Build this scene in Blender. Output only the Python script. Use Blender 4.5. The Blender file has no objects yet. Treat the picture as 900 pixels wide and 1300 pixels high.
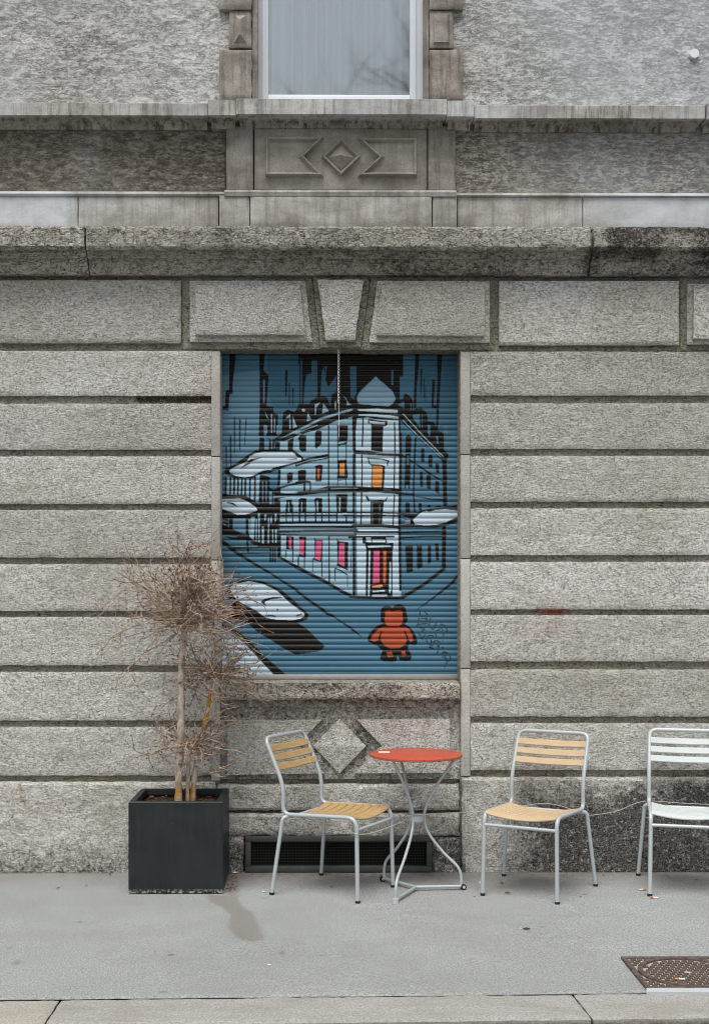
import bpy, math, random
import numpy as np
from mathutils import Vector, Matrix
random.seed(7); RNG = np.random.default_rng(11)
scene = bpy.context.scene
COL = scene.collection
R = math.radians

# ------------------------------------------------------------------ camera model (photograph pixels, 900 x 1300)
F, YH, VX, H, PSI = 1600.0, 752.0, 408.0, 1.6, R(0.35)
CX = VX + F * math.tan(PSI)
D = F * H / (1108.0 - YH)
CP, SP = math.cos(PSI), math.sin(PSI)
def ray(px, py):
    a, b = (px - CX) / F, -(py - YH) / F
    return Vector((a * CP + SP, -a * SP + CP, b))
def at(px, py, Y):                      # point of the plane y = Y seen at a pixel
    r = ray(px, py); t = (Y + D) / r.y
    return Vector((r.x * t, Y, H + r.z * t))
def atz(px, py, Z=0.0):                 # point of the level z = Z seen at a pixel
    r = ray(px, py); t = (Z - H) / r.z
    return Vector((r.x * t, -D + r.y * t, Z))
def zc(py, Y): return at(430, py, Y).z
def xc(px, Y): return at(px, 650, Y).x

cam_d = bpy.data.cameras.new('camera'); cam = bpy.data.objects.new('camera', cam_d); COL.objects.link(cam)
cam.location = (0, -D, H); cam.rotation_euler = (R(90), 0, -PSI)
cam_d.sensor_fit = 'VERTICAL'; cam_d.sensor_height = 36; cam_d.lens = F / 1300 * 36
cam_d.shift_x = (450 - CX) / 1300; cam_d.shift_y = (YH - 650) / 1300
cam_d.clip_end = 500
scene.camera = cam

# ------------------------------------------------------------------ colour and node helpers
def lin(h):
    h = h.lstrip('#'); c = [int(h[i:i + 2], 16) / 255 for i in (0, 2, 4)]
    return tuple(x / 12.92 if x <= .04045 else ((x + .055) / 1.055) ** 2.4 for x in c)
def c4(c): return (*c, 1.0) if len(c) == 3 else c
class G:
    def __init__(s, name):
        s.m = bpy.data.materials.new(name); s.m.use_nodes = True
        s.t = s.m.node_tree; s.b = s.t.nodes['Principled BSDF']; s.out = s.t.nodes['Material Output']
        s._co = None
    def n(s, typ, ins=None, **props):
        nd = s.t.nodes.new(typ)
        for k, v in props.items(): setattr(nd, k, v)
        for k, v in (ins or {}).items(): s.set(nd.inputs[k], v)
        return nd
    def set(s, sock, v):
        if isinstance(v, bpy.types.NodeSocket): s.t.links.new(v, sock)
        elif isinstance(v, tuple) and sock.type == 'RGBA': sock.default_value = c4(v)
        else: sock.default_value = v
    @property
    def co(s):
        if s._co is None: s._co = s.n('ShaderNodeTexCoord').outputs['Object']
        return s._co
    def map(s, scale=(1, 1, 1), rot=(0, 0, 0), loc=(0, 0, 0)):
        return s.n('ShaderNodeMapping', {'Vector': s.co, 'Scale': scale, 'Rotation': rot, 'Location': loc}).outputs[0]
    def noise(s, scale, detail=4, rough=.6, vec=None, dist=0):
        return s.n('ShaderNodeTexNoise', {'Vector': vec or s.co, 'Scale': scale, 'Detail': detail, 'Roughness': rough, 'Distortion': dist}).outputs[0]
    def vor(s, scale, vec=None, feature='F1', out=0):
        return s.n('ShaderNodeTexVoronoi', {'Vector': vec or s.co, 'Scale': scale}, feature=feature).outputs[out]
    def ramp(s, f, a, b, lo=0., hi=1.):
        return s.n('ShaderNodeMapRange', {0: f, 1: a, 2: b, 3: lo, 4: hi}).outputs[0]
    def math(s, op, a, b=0.):
        return s.n('ShaderNodeMath', {0: a, 1: b}, operation=op).outputs[0]
    def mix(s, f, a, b, mode='MIX'):
        return s.n('ShaderNodeMix', {0: f, 6: a, 7: b}, data_type='RGBA', blend_type=mode).outputs[2]
    def attr(s, name, out='Fac'):
        return s.n('ShaderNodeAttribute', attribute_name=name).outputs[out]
    def sep(s, c): return s.n('ShaderNodeSeparateColor', {0: c}).outputs
    def xyz(s): return s.n('ShaderNodeSeparateXYZ', {0: s.co}).outputs
    def bump(s, h, strength=.5, dist=.01):
        o = s.n('ShaderNodeBump', {'Height': h, 'Strength': strength, 'Distance': dist}).outputs[0]
        s.set(s.b.inputs['Normal'], o); return o
    def fin(s, color=None, rough=.8, metal=0., spec=.3):
        if color is not None: s.set(s.b.inputs['Base Color'], color)
        s.set(s.b.inputs['Roughness'], rough); s.set(s.b.inputs['Metallic'], metal)
        s.set(s.b.inputs['Specular IOR Level'], spec)
        return s.m

# ------------------------------------------------------------------ materials
def granite(name, light, dark, brown, fleck=.5, bump=.6, sx=62., grime=True):
    g = G(name)
    chis = g.noise(sx, 5, .68, g.map((1, 1, 2.3), (0, R(38), 0)), .4)
    chis2 = g.noise(sx * .55, 4, .7, g.map((1, 1, 1.7), (0, R(-25), 0), (3, 0, 7)))
    fine = g.noise(190, 2, .6)
    med = g.noise(7, 5, .62)
    big = g.noise(.95, 4, .55, g.map((1, 1, 1.6)))
    spk = g.noise(105, 3, .75)
    isl = g.n('ShaderNodeNewGeometry').outputs['Random Per Island']
    rid = g.math('ABSOLUTE', g.math('SUBTRACT', g.noise(sx * .44, 3, .6, g.map((1, 1, 1.8), (0, R(38), 0), (2, 9, 4)), .3), .5))
    rid2 = g.math('ABSOLUTE', g.math('SUBTRACT', g.noise(sx * .36, 3, .6, g.map((1, 1, 1.5), (0, R(-20), 0), (7, 1, 2)), .5), .5))
    gate = g.math('ADD', g.noise(sx * .62, 4, .7), g.math('MULTIPLY', g.math('SUBTRACT', isl, .5), .07))
    gate = g.math('ADD', gate, g.math('MULTIPLY', g.math('SUBTRACT', g.noise(2.2, 3, .6, g.map((1, 1, 1), loc=(4, 4, 4))), .5), .25))
    dash = g.math('MULTIPLY', g.ramp(rid, .02, .042, 1, 0), g.ramp(gate, .46, .53))
    dash2 = g.math('MULTIPLY', g.ramp(rid2, .016, .036, 1, 0), g.ramp(gate, .56, .47, 0, 1))
    f1 = g.ramp(chis, .55 - fleck * .08, .62)
    f2 = g.ramp(chis2, .35, .44)
    c = g.mix(g.math('MULTIPLY', f1, .42), light, dark)
    c = g.mix(g.ramp(f2, .0, 1, .4, 0), c, dark)
    c = g.mix(g.ramp(spk, .57, .63, .0, .5), c, dark)
    c = g.mix(g.math('MULTIPLY', g.math('MAXIMUM', dash, g.math('MULTIPLY', dash2, .7)), min(1., .2 + fleck)), c, g.mix(.6, dark, (.025, .024, .02)))
    c = g.mix(g.ramp(fine, .42, .66, .0, .4), c, light)
    c = g.mix(g.ramp(med, .45, .75, 0, .35), c, brown)
    c = g.mix(1., c, g.mix(isl, (.82, .82, .81), (1.1, 1.1, 1.1)), 'MULTIPLY')
    c = g.mix(1., c, g.mix(g.ramp(big, .3, .7), (.84, .82, .77), (1.09, 1.11, 1.14)), 'MULTIPLY')
    if grime:
        r, gr, b = g.sep(g.attr('mark', 'Color'))
        brk = g.noise(42, 4, .75)
        brk2 = g.noise(11, 5, .75)
        k = g.math('ADD', b, g.math('MULTIPLY', g.math('SUBTRACT', brk, .5), 1.5))
        k = g.math('ADD', k, g.math('MULTIPLY', g.math('SUBTRACT', brk2, .5), 1.0))
        k = g.math('MULTIPLY', g.ramp(k, .2, .75), g.ramp(b, .02, .2))
        k = g.math('MULTIPLY', k, g.ramp(g.noise(36, 4, .75), .56, .64, 1, .3))
        c = g.mix(g.math('MULTIPLY', k, g.ramp(spk, .3, .62, .62, .97)), c, g.mix(g.ramp(chis2, .4, .6), lin('#2b2922'), lin('#0f0e0b')))
        c = g.mix(g.math('MULTIPLY', r, g.ramp(brk, .35, .6, .2, .75)), c, lin('#9a7444'))
        c = g.mix(g.math('MULTIPLY', gr, g.ramp(brk, .4, .55, 0., .95)), c, lin('#a02a20'))
    h = g.math('ADD', g.math('MULTIPLY', chis, -.8), g.math('MULTIPLY', chis2, .8))
    h = g.math('ADD', h, g.math('MULTIPLY', fine, .25))
    h = g.math('SUBTRACT', h, g.math('MULTIPLY', g.ramp(spk, .54, .62), .3))
    g.bump(h, bump, .02)
    return g.fin(c, .88, 0, .25)

def plaster(name, light, dark, amount=.5):
    g = G(name)
    v = g.map((1, 1, 2.0))
    s1 = g.noise(26, 8, .78, v, .25)
    s2 = g.noise(62, 5, .78, g.map((1, 1, 1.15), loc=(5, 2, 1)))
    s3 = g.noise(15, 7, .8, g.map((.55, 1, 2.6), loc=(1, 5, 3)), .3)
    big = g.noise(1.3, 5, .65)
    crev = g.ramp(g.math('ADD', s1, g.math('MULTIPLY', s2, .3)), .69, .735)
    crev = g.math('MULTIPLY', crev, g.ramp(big, .3, .6, .45, 1))
    cr2 = g.ramp(g.math('ABSOLUTE', g.math('SUBTRACT', s3, .47)), .0, .022, 1, 0)
    cr2 = g.math('MULTIPLY', cr2, g.math('MULTIPLY', g.ramp(big, .4, .55, .15, 1), g.ramp(s1, .44, .5)))
    s4 = g.noise(34, 5, .7, g.map((.6, 1, 2.2), loc=(8, 3, 6)), .3)
    cr3 = g.math('MULTIPLY', g.ramp(g.math('ABSOLUTE', g.math('SUBTRACT', s4, .5)), .008, .03, 1, 0), g.ramp(g.noise(12, 4, .7, g.map((1, 1, 2))), .48, .56))
    pore = g.ramp(g.noise(120, 3, .75), .56, .63)
    c = g.mix(g.ramp(s2, .4, .6), g.mix(.35, light, dark), light)
    c = g.mix(g.math('MULTIPLY', crev, amount * .6), c, dark)
    c = g.mix(g.math('MULTIPLY', pore, .32), c, dark)
    c = g.mix(g.math('MULTIPLY', cr3, .7), c, lin('#3a362f'))
    c = g.mix(g.math('MULTIPLY', cr2, .9), c, lin('#26231e'))
    crev = g.math('MAXIMUM', crev, cr3)
    r, gr, b = g.sep(g.attr('mark', 'Color'))
    k = g.math('MULTIPLY', b, g.ramp(g.noise(16, 6, .75, v), .3, .62, .15, 1.))
    c = g.mix(g.math('MULTIPLY', k, .8), c, lin('#4b4236'))
    c = g.mix(g.math('MULTIPLY', gr, .6), c, lin('#c9d0d4'))
    h = g.math('SUBTRACT', g.math('MULTIPLY', s2, .9), g.math('ADD', g.math('MULTIPLY', crev, .7), g.math('MULTIPLY', cr2, .8)))
    g.bump(h, .7, .012)
    return g.fin(c, .93, 0, .15)

def limestone(name, light, dark, streak=.5, sp=.4):
    g = G(name)
    st = g.noise(17, 6, .75, g.map((1.6, 1, .14)))
    md = g.noise(4.5, 6, .65, g.map((1, 1, 1.7)))
    fn = g.noise(120, 3, .6)
    c = g.mix(g.ramp(md, .35, .68), light, g.mix(.7, light, dark))
    c = g.mix(g.math('MULTIPLY', g.ramp(st, .47, .62), streak), c, dark)
    c = g.mix(g.ramp(fn, .45, .72, 0, sp), c, dark)
    r, gr, b = g.sep(g.attr('mark', 'Color'))
    k = g.math('MULTIPLY', b, g.ramp(g.noise(9, 6, .75), .3, .62, .2, 1.))
    c = g.mix(g.math('MULTIPLY', k, .85), c, lin('#3a342a'))
    c = g.mix(g.math('MULTIPLY', gr, g.ramp(md, .3, .6, 1, .6)), c, lin('#ccd2d6'))
    g.bump(g.math('ADD', g.math('MULTIPLY', fn, .4), md), .35, .01)
    return g.fin(c, .85, 0, .25)

M = {}
M['granite'] = granite('bush_hammered_granite', lin('#e8e7e1'), lin('#676257'), lin('#ada695'), bump=.8)
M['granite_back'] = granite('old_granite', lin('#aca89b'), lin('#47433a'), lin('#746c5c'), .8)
M['granite_smooth'] = granite('dressed_granite', lin('#c8c7c2'), lin('#85827a'), lin('#a19a8d'), .1, .3, 90)
M['cornice'] = granite('weathered_cornice_stone', lin('#d4d0c6'), lin('#565047'), lin('#857c6d'), .8, .9, 48)
M['plaster'] = plaster('scratched_render', lin('#e8e8e4'), lin('#777369'), .65)
M['plaster_dark'] = plaster('stained_render', lin('#bdb8ac'), lin('#4e493e'), .9)
M['lime'] = limestone('pale_sandstone', lin('#c4c4bf'), lin('#746d63'), .45)
M['lime_dark'] = limestone('grey_brown_sandstone', lin('#b0aba2'), lin('#564d42'), .6)
M['panel'] = limestone('carved_panel_stone', lin('#b3aea5'), lin('#6a6156'), .3)
M['sillstone'] = limestone('streaked_sill_stone', lin('#c6c3bc'), lin('#544a3e'), .9)

def simple(name, col, rough=.5, metal=0., spec=.4, var=.12, scale=30, bump=0.):
    g = G(name); nz = g.noise(scale, 4, .6)
    c = g.mix(1., col, g.mix(nz, (1 - var,) * 3, (1 + var,) * 3), 'MULTIPLY')
    if bump: g.bump(nz, bump, .004)
    return g.fin(c, rough, metal, spec)
M['white_frame'] = simple('white_painted_frame', lin('#dfe5ea'), .35, var=.04)
M['steel'] = simple('grey_lacquered_tube', lin('#b3babd'), .38, .15, .5, .08)
M['steel_white'] = simple('pale_grey_lacquered_tube', lin('#bcc3c4'), .38, .15, .5, .06)
M['black_rubber'] = simple('black_rubber', lin('#1c1c1c'), .7)
M['zinc'] = simple('dull_zinc', lin('#a5a59f'), .5, .5, .4, .2, 14)
M['chain'] = simple('galvanised_chain', lin('#e0e0dc'), .4, .2, .5)
M['dark_metal'] = simple('dark_painted_iron', lin('#4b4e49'), .6, .1, .3, .25, 25, .2)
M['mesh_metal'] = simple('black_wire_mesh', lin('#1b1c1a'), .6, .1)
M['dark_void'] = simple('dark_duct', lin('#0b0b0a'), .95)
M['cable'] = simple('clear_plastic_cable', lin('#b3aea4'), .4)
M['sticker'] = simple('white_sticker', lin('#e6e4e0'), .5, var=.03)
M['bud'] = simple('red_brown_bud', lin('#6a3a33'), .6, var=.3, scale=200)
M['leaf'] = simple('dry_leaf', lin('#6b4a30'), .8, var=.3, scale=120)
M['paper'] = simple('white_paper', lin('#dcdcd8'), .8, var=.05)
M['filter'] = simple('cork_filter_paper', lin('#c8814a'), .8, var=.15)
M['pebble'] = simple('dark_grit', lin('#3b3834'), .9)
M['ivy'] = simple('green_leaf', lin('#4e6b3a'), .6, var=.3)

def wood(name, a, b):
    g = G(name); v = g.map((1.2, 14, 14))
    gr = g.noise(9, 5, .6, v, .6); w = g.noise(2.5, 3, .5)
    c = g.mix(g.ramp(gr, .35, .68), a, b)
    c = g.mix(g.ramp(w, .4, .7, 0, .25), c, g.mix(.5, b, (.2, .14, .08)))
    g.bump(gr, .12, .002)
    return g.fin(c, .5, 0, .35)
M['wood_gold'] = wood('golden_varnished_slats', lin('#bfa275'), lin('#ac8d5d'))
M['wood_pale'] = wood('faded_peach_slats', lin('#cdb592'), lin('#bda584'))
M['wood_white'] = wood('white_painted_slats', lin('#ccd3d3'), lin('#c0c8c8'))

g = G('perforated_red_sheet')          # bistro tabletop: red lacquer with small holes
hx = g.vor(85, g.map((1, 1, .01)))
c = g.mix(g.ramp(hx, .16, .24, 1, 0), lin('#b9523a'), lin('#7c3324'))
c = g.mix(g.ramp(g.noise(6, 4), .4, .7, 0, .18), c, lin('#bd6d5b'))
M['red'] = g.fin(c, .45, 0, .4)

g = G('anthracite_planter_metal')
z = g.xyz()[2]
n1 = g.noise(5, 5, .6); n2 = g.noise(60, 4, .7); n3 = g.noise(14, 3, .6, g.map((3, 3, .25)))
c = g.mix(g.ramp(n1, .35, .7), lin('#1b2122'), lin('#242b2b'))
c = g.mix(g.ramp(n3, .52, .75, 0, .22), c, lin('#3b4341'))
chip = g.math('MULTIPLY', g.ramp(n2, .5, .56), g.ramp(z, .012, .03, 1, 0))
c = g.mix(chip, c, lin('#a39f97'))
c = g.mix(g.ramp(g.noise(95, 2, .5), .76, .79), c, lin('#8d9490'))
g.bump(g.noise(3.5, 2), .25, .02)
M['planter'] = g.fin(c, g.ramp(n1, .3, .7, .42, .6), .1, .4)

g = G('potting_soil')
c = g.mix(g.ramp(g.noise(90, 4, .7), .35, .65), lin('#1f1712'), lin('#57402f'))
g.bump(g.noise(60, 4), 1, .02); M['soil'] = g.fin(c, .95)

g = G('mottled_bark')
n1 = g.noise(26, 4, .6, g.map((1, 1, .6))); n2 = g.noise(120, 3, .6)
c = g.mix(g.ramp(n1, .4, .62), lin('#cbc1b2'), lin('#9a8b79'))
c = g.mix(g.ramp(n2, .5, .7, 0, .5), c, lin('#564739'))
lich = g.math('MULTIPLY', g.attr('lichen'), g.ramp(g.noise(22, 4, .7), .38, .52))
c = g.mix(lich, c, lin('#b98330'))
g.bump(n2, .5, .004); M['bark'] = g.fin(c, .85, 0, .2)
g = G('twig_bark')
isl = g.n('ShaderNodeNewGeometry').outputs['Random Per Island']
c = g.mix(g.ramp(g.noise(14, 3), .38, .62), lin('#c6b4a1'), lin('#8c7968'))
c = g.mix(g.ramp(isl, .55, .75), c, lin('#6a5648'))
c = g.mix(g.ramp(isl, .9, .95), c, lin('#cdbba8'))
M['twig'] = g.fin(c, .75, 0, .25)

g = G('pale_asphalt')
fn = g.noise(125, 3, .75); fm = g.noise(48, 5, .75); md = g.noise(5, 5, .6); bg = g.noise(.8, 4, .55)
c = g.mix(g.ramp(fn, .36, .64), lin('#787b7b'), lin('#b1b5b5'))
c = g.mix(g.ramp(fm, .55, .72, 0, .55), c, lin('#656462'))
c = g.mix(g.ramp(md, .45, .75, 0, .3), c, lin('#908c86'))
c = g.mix(1., c, g.mix(g.ramp(bg, .3, .7), (.87, .87, .86), (1.07, 1.07, 1.07)), 'MULTIPLY')
bl = g.noise(2.6, 6, .72, g.map((.45, 1, 1), loc=(3, 1, 0)))
c = g.mix(g.ramp(bl, .5, .66, 0, .3), c, lin('#837f79'))
gum = g.vor(3.1, g.map((1, 1.3, .01)))
c = g.mix(g.math('MULTIPLY', g.ramp(gum, .04, .065, 1, 0), g.ramp(md, .4, .55)), c, lin('#6f6d69'))
pit = g.ramp(g.noise(28, 5, .8), .64, .7)
c = g.mix(g.math('MULTIPLY', pit, .55), c, lin('#5d5b57'))
r, gr, b = g.sep(g.attr('mark', 'Color'))
c = g.mix(g.math('MULTIPLY', g.ramp(g.math('ADD', r, g.math('MULTIPLY', g.math('SUBTRACT', g.noise(30, 4, .7), .5), .7)), .2, .8), .46), c, lin('#6b6257'))
c = g.mix(g.math('MULTIPLY', gr, g.ramp(g.noise(14, 5, .7), .28, .62, .35, 1.)), c, lin('#6e675e'))
c = g.mix(g.ramp(b, .3, .7, 0, .9), c, lin('#37332e'))
g.bump(g.math('ADD', fn, g.math('MULTIPLY', fm, .7)), .35, .006)
M['asphalt'] = g.fin(c, .9, 0, .25)
M['road'] = simple('road_asphalt', lin('#6a6a69'), .95, 0, .2, .3, 60, .5)
M['mortar'] = simple('pale_mortar', lin('#b4b9bc'), .9, 0, .2, .1, 60, .3)

g = G('kerb_granite')
a1 = g.noise(110, 4, .7); a2 = g.noise(7, 5, .65, g.map((.5, 1, 1)))
c = g.mix(g.ramp(a1, .36, .64), lin('#8b8984'), lin('#b4b3ae'))
c = g.mix(g.ramp(a2, .42, .7, 0, .5), c, lin('#88806f'))
isl = g.n('ShaderNodeNewGeometry').outputs['Random Per Island']
c = g.mix(1., c, g.mix(isl, (.93, .95, .98), (1.05, 1.03, 1.0)), 'MULTIPLY')
c = g.mix(g.math('MULTIPLY', g.ramp(g.xyz()[2], -.008, -.03), g.ramp(g.noise(24, 5, .7), .35, .6, .35, 1.)), c, lin('#4a4338'))
g.bump(a1, .5, .006); M['kerb'] = g.fin(c, .88, 0, .25)

g = G('rusty_cast_iron')
a1 = g.noise(40, 5, .65)
c = g.mix(g.ramp(a1, .35, .65), lin('#4c413c'), lin('#6e645e'))
g.bump(a1, .4, .004); M['iron'] = g.fin(c, .75, .2, .3)
g = G('dusty_iron_bed')
c = g.mix(g.ramp(g.noise(60, 4), .35, .65), lin('#c4b6aa'), lin('#a09084'))
M['iron_bed'] = g.fin(c, .9, .0, .2)

g = G('painted_shutter')
col = g.attr('paint', 'Color')
nz = g.noise(11, 5, .65, g.map((.5, 1, 1)))
c = g.mix(1., col, g.mix(nz, (.88, .89, .9), (1.13, 1.12, 1.1)), 'MULTIPLY')
c = g.mix(g.ramp(g.noise(70, 3, .7), .66, .76, 0, .25), c, lin('#8fa0a8'))
M['shutter'] = g.fin(c, .5, 0, .22)

g = G('curtain_voile')
c = g.mix(g.noise(3, 3, .5, g.map((6, 1, .3))), lin('#f4f8f9'), lin('#b4c3ca'))
M['curtain'] = g.fin(c, .9, 0, .1)
g = G('window_glass')
g.t.nodes.remove(g.b)
tr = g.n('ShaderNodeBsdfTransparent', {'Color': (.93, .96, .97)}).outputs[0]
gl = g.n('ShaderNodeBsdfGlossy', {'Color': (.95, 1, 1), 'Roughness': .035}).outputs[0]
fr = g.n('ShaderNodeFresnel', {'IOR': 1.75}).outputs[0]
mx = g.n('ShaderNodeMixShader', {0: g.math('ADD', fr, .14), 1: tr, 2: gl}).outputs[0]
g.set(g.out.inputs[0], mx); M['glass'] = g.m

# ------------------------------------------------------------------ mesh helpers
def vnoise(x, y, seed):
    xi = np.floor(x).astype(np.int64); yi = np.floor(y).astype(np.int64)
    xf = x - xi; yf = y - yi; xf = xf * xf * (3 - 2 * xf); yf = yf * yf * (3 - 2 * yf)
    def h(a, b):
        n = (a * 374761393 + b * 668265263 + seed * 974634777) & 0xffffffff
        n = ((n ^ (n >> 13)) * 1274126177) & 0xffffffff
        return ((n ^ (n >> 16)) & 0xffff) / 65535.0
    return (h(xi, yi) * (1 - xf) + h(xi + 1, yi) * xf) * (1 - yf) + (h(xi, yi + 1) * (1 - xf) + h(xi + 1, yi + 1) * xf) * yf
def fbm(x, y, seed=0, oct=4, gain=.55):
    s = 0.; a = 1.; t = 0.
    for o in range(oct):
        s = s + a * (vnoise(x * 2 ** o, y * 2 ** o, seed + o) - .5); t += a; a *= gain
    return s / t * 2
class MB:
    def __init__(s): s.v = []; s.f = []; s.n = 0
    def add(s, verts, faces):
        verts = np.asarray(verts, float).reshape(-1, 3); o = s.n
        s.v.append(verts); s.n += len(verts)
        s.f += [tuple(i + o for i in f) for f in faces]
        return o
    def box(s, lo, hi, bev=0.):
        (x0, y0, z0), (x1, y1, z1) = lo, hi
        if bev <= 0:
            s.add([(x0, y0, z0), (x1, y0, z0), (x1, y1, z0), (x0, y1, z0), (x0, y0, z1), (x1, y0, z1), (x1, y1, z1), (x0, y1, z1)],
                  [(0, 3, 2, 1), (4, 5, 6, 7), (0, 1, 5, 4), (1, 2, 6, 5), (2, 3, 7, 6), (3, 0, 4, 7)]); return
        import bmesh
        bm = bmesh.new(); bmesh.ops.create_cube(bm, size=1)
        for v in bm.verts: v.co = Vector(((x0 + x1) / 2 + v.co.x * (x1 - x0), (y0 + y1) / 2 + v.co.y * (y1 - y0), (z0 + z1) / 2 + v.co.z * (z1 - z0)))
        bmesh.ops.bevel(bm, geom=bm.edges[:], offset=bev, segments=2, affect='EDGES', profile=.5)
        bm.verts.index_update()
        s.add([v.co[:] for v in bm.verts], [[v.index for v in f.verts] for f in bm.faces]); bm.free()
    def prism(s, poly, y0, y1):         # polygon in XZ extruded from y0 (front) to y1 (back)
        n = len(poly)
        a = sum(poly[i][0] * poly[(i + 1) % n][1] - poly[(i + 1) % n][0] * poly[i][1] for i in range(n))
        if a < 0: poly = poly[::-1]
        vs = [(x, y0, z) for x, z in poly] + [(x, y1, z) for x, z in poly]
        fs = [tuple(range(n)), tuple(range(2 * n - 1, n - 1, -1))] + [(i, i + n, (i + 1) % n + n, (i + 1) % n) for i in range(n)]
        s.add(vs, fs)
    def frustum(s, poly, inner, y0, y1):  # chamfered panel: outer polygon at y1 (back) to inner polygon at y0 (front)
        n = len(poly)
        a = sum(poly[i][0] * poly[(i + 1) % n][1] - poly[(i + 1) % n][0] * poly[i][1] for i in range(n))
        if a < 0: poly, inner = poly[::-1], inner[::-1]
        s.add([(x, y0, z) for x, z in inner] + [(x, y1, z) for x, z in poly],
              [tuple(range(n))] + [(i, i + n, (i + 1) % n + n, (i + 1) % n) for i in range(n)])
    def rough(s, TL, TR, BR, BL, n, depth, res=.016, amp=.004, cham=.01, seed=0, jag=.003, fs=9.):
        TL, TR, BR, BL, n = [np.array(q, float) for q in (TL, TR, BR, BL, n)]
        lu = np.linalg.norm(TR - TL); lv = np.linalg.norm(BL - TL); lub = np.linalg.norm(BR - BL)
        nu = max(3, int(max(lu, lub) / res)); nv = max(3, int(lv / res))
        u, v = np.meshgrid(np.linspace(0, 1, nu + 1), np.linspace(0, 1, nv + 1), indexing='ij')
        P = ((1 - u) * (1 - v))[..., None] * TL + (u * (1 - v))[..., None] * TR + (u * v)[..., None] * BR + ((1 - u) * v)[..., None] * BL
        d = np.minimum(np.minimum(u, 1 - u) * lu, np.minimum(v, 1 - v) * lv)
        k = np.clip(d / max(cham, 1e-4), 0, 1)
        a, b = u * lu, v * lv
        nz = fbm(a * fs + seed * 3.1, b * fs, seed) * amp * 1.0 + fbm(a * 45, b * 45 + seed, seed + 9, 2) * amp * .7
        off = nz * (.35 + .65 * k) - cham * (1 - k) ** 2
        P = P + n * off[..., None]
        if jag:
            ud = (TR - TL) / lu; vd = (BL - TL) / lv
            eu = (1 - np.clip(np.minimum(u, 1 - u) * lu / (cham * 1.5 + 1e-4), 0, 1)) * np.where(u < .5, 1, -1)
            ev = (1 - np.clip(np.minimum(v, 1 - v) * lv / (cham * 1.5 + 1e-4), 0, 1)) * np.where(v < .5, 1, -1)
            j1 = np.abs(fbm(b * 14 + seed, u * 3, seed + 21, 4)) * jag * 2
            j2 = np.abs(fbm(a * 14 + seed, v * 3, seed + 22, 4)) * jag * 2
            P = P + ud * (eu * j1)[..., None] + vd * (ev * j2)[..., None]
        W = nv + 1
        idx = np.arange((nu + 1) * W).reshape(nu + 1, W)
        q = np.stack([idx[:-1, :-1], idx[:-1, 1:], idx[1:, 1:], idx[1:, :-1]], -1).reshape(-1, 4)
        faces = q.tolist()
        ring = list(idx[0, :]) + list(idx[1:, -1]) + list(idx[-1, -2::-1]) + list(idx[-2:0:-1, 0])
        V = P.reshape(-1, 3); m = len(V)
        V2 = V[ring] - n * depth
        L = len(ring)
        for i in range(L):
            faces.append((ring[i], m + i, m + (i + 1) % L, ring[(i + 1) % L]))
        s.add(np.concatenate([V, V2]), faces)
    def profile(s, yz, x0, x1, res=.05, amp=0., seed=0, caps=True):   # (y, z) outline swept along x, listed from bottom/back round the front to top/back
        yz = np.array(yz, float); n = len(yz); nx = max(1, int((x1 - x0) / res))
        xs = np.linspace(x0, x1, nx + 1)
        V = np.zeros((nx + 1, n, 3)); V[..., 0] = xs[:, None]; V[..., 1] = yz[None, :, 0]; V[..., 2] = yz[None, :, 1]
        if amp:
            arc = np.concatenate([[0], np.cumsum(np.linalg.norm(np.diff(yz, axis=0), axis=1))])
            A, X = np.meshgrid(arc, xs)
            V[..., 1] += fbm(X * 12 + seed, A * 12, seed) * amp; V[..., 2] += fbm(X * 12 + seed, A * 12 + 50, seed + 5) * amp * .7
        idx = np.arange((nx + 1) * n).reshape(nx + 1, n)
        fs = np.stack([idx[:-1, :-1], idx[1:, :-1], idx[1:, 1:], idx[:-1, 1:]], -1).reshape(-1, 4).tolist()
        if caps: fs += [tuple(idx[0, :]), tuple(idx[-1, ::-1])]
        s.add(V.reshape(-1, 3), fs)
    def tube(s, pts, r, sides=8, cap=True):
        P = np.array([tuple(p) for p in pts], float); n = len(P)
        rr = np.full(n, r) if np.isscalar(r) else np.array(r, float)
        T = np.gradient(P, axis=0); T /= np.linalg.norm(T, axis=1)[:, None] + 1e-12
        a = np.array([0, 0, 1.]) if abs(T[0, 2]) < .9 else np.array([1., 0, 0])
        N = np.cross(T[0], a); N /= np.linalg.norm(N)
        ang = np.linspace(0, 2 * np.pi, sides, endpoint=False); V = []
        for i in range(n):
            N = N - T[i] * (N @ T[i]); N /= np.linalg.norm(N) + 1e-12
            B = np.cross(T[i], N)
            V.append(P[i] + rr[i] * (np.cos(ang)[:, None] * N + np.sin(ang)[:, None] * B))
        f = []
        for i in range(n - 1):
            for k in range(sides):
                k2 = (k + 1) % sides
                f.append((i * sides + k, i * sides + k2, (i + 1) * sides + k2, (i + 1) * sides + k))
        if cap: f += [tuple(range(sides - 1, -1, -1)), tuple((n - 1) * sides + k for k in range(sides))]
        s.add(np.concatenate(V), f)
    def cyl(s, c, axis, r, h, sides=24):
        c = np.array(tuple(c), float); axis = np.array(axis, float); axis /= np.linalg.norm(axis)
        s.tube([c - axis * h / 2, c + axis * h / 2], r, sides)
    def build(s, name, mat, parent=None, smooth=True, angle=None):
        me = bpy.data.meshes.new(name)
        V = np.concatenate(s.v)
        me.from_pydata(V.tolist(), [], s.f); me.materials.append(mat)
        me.update()
        if smooth:
            me.polygons.foreach_set('use_smooth', [True] * len(me.polygons))
            me.set_sharp_from_angle(angle=R(angle or 38))
        o = bpy.data.objects.new(name, me); COL.objects.link(o)
        if parent: o.parent = parent
        return o
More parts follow.
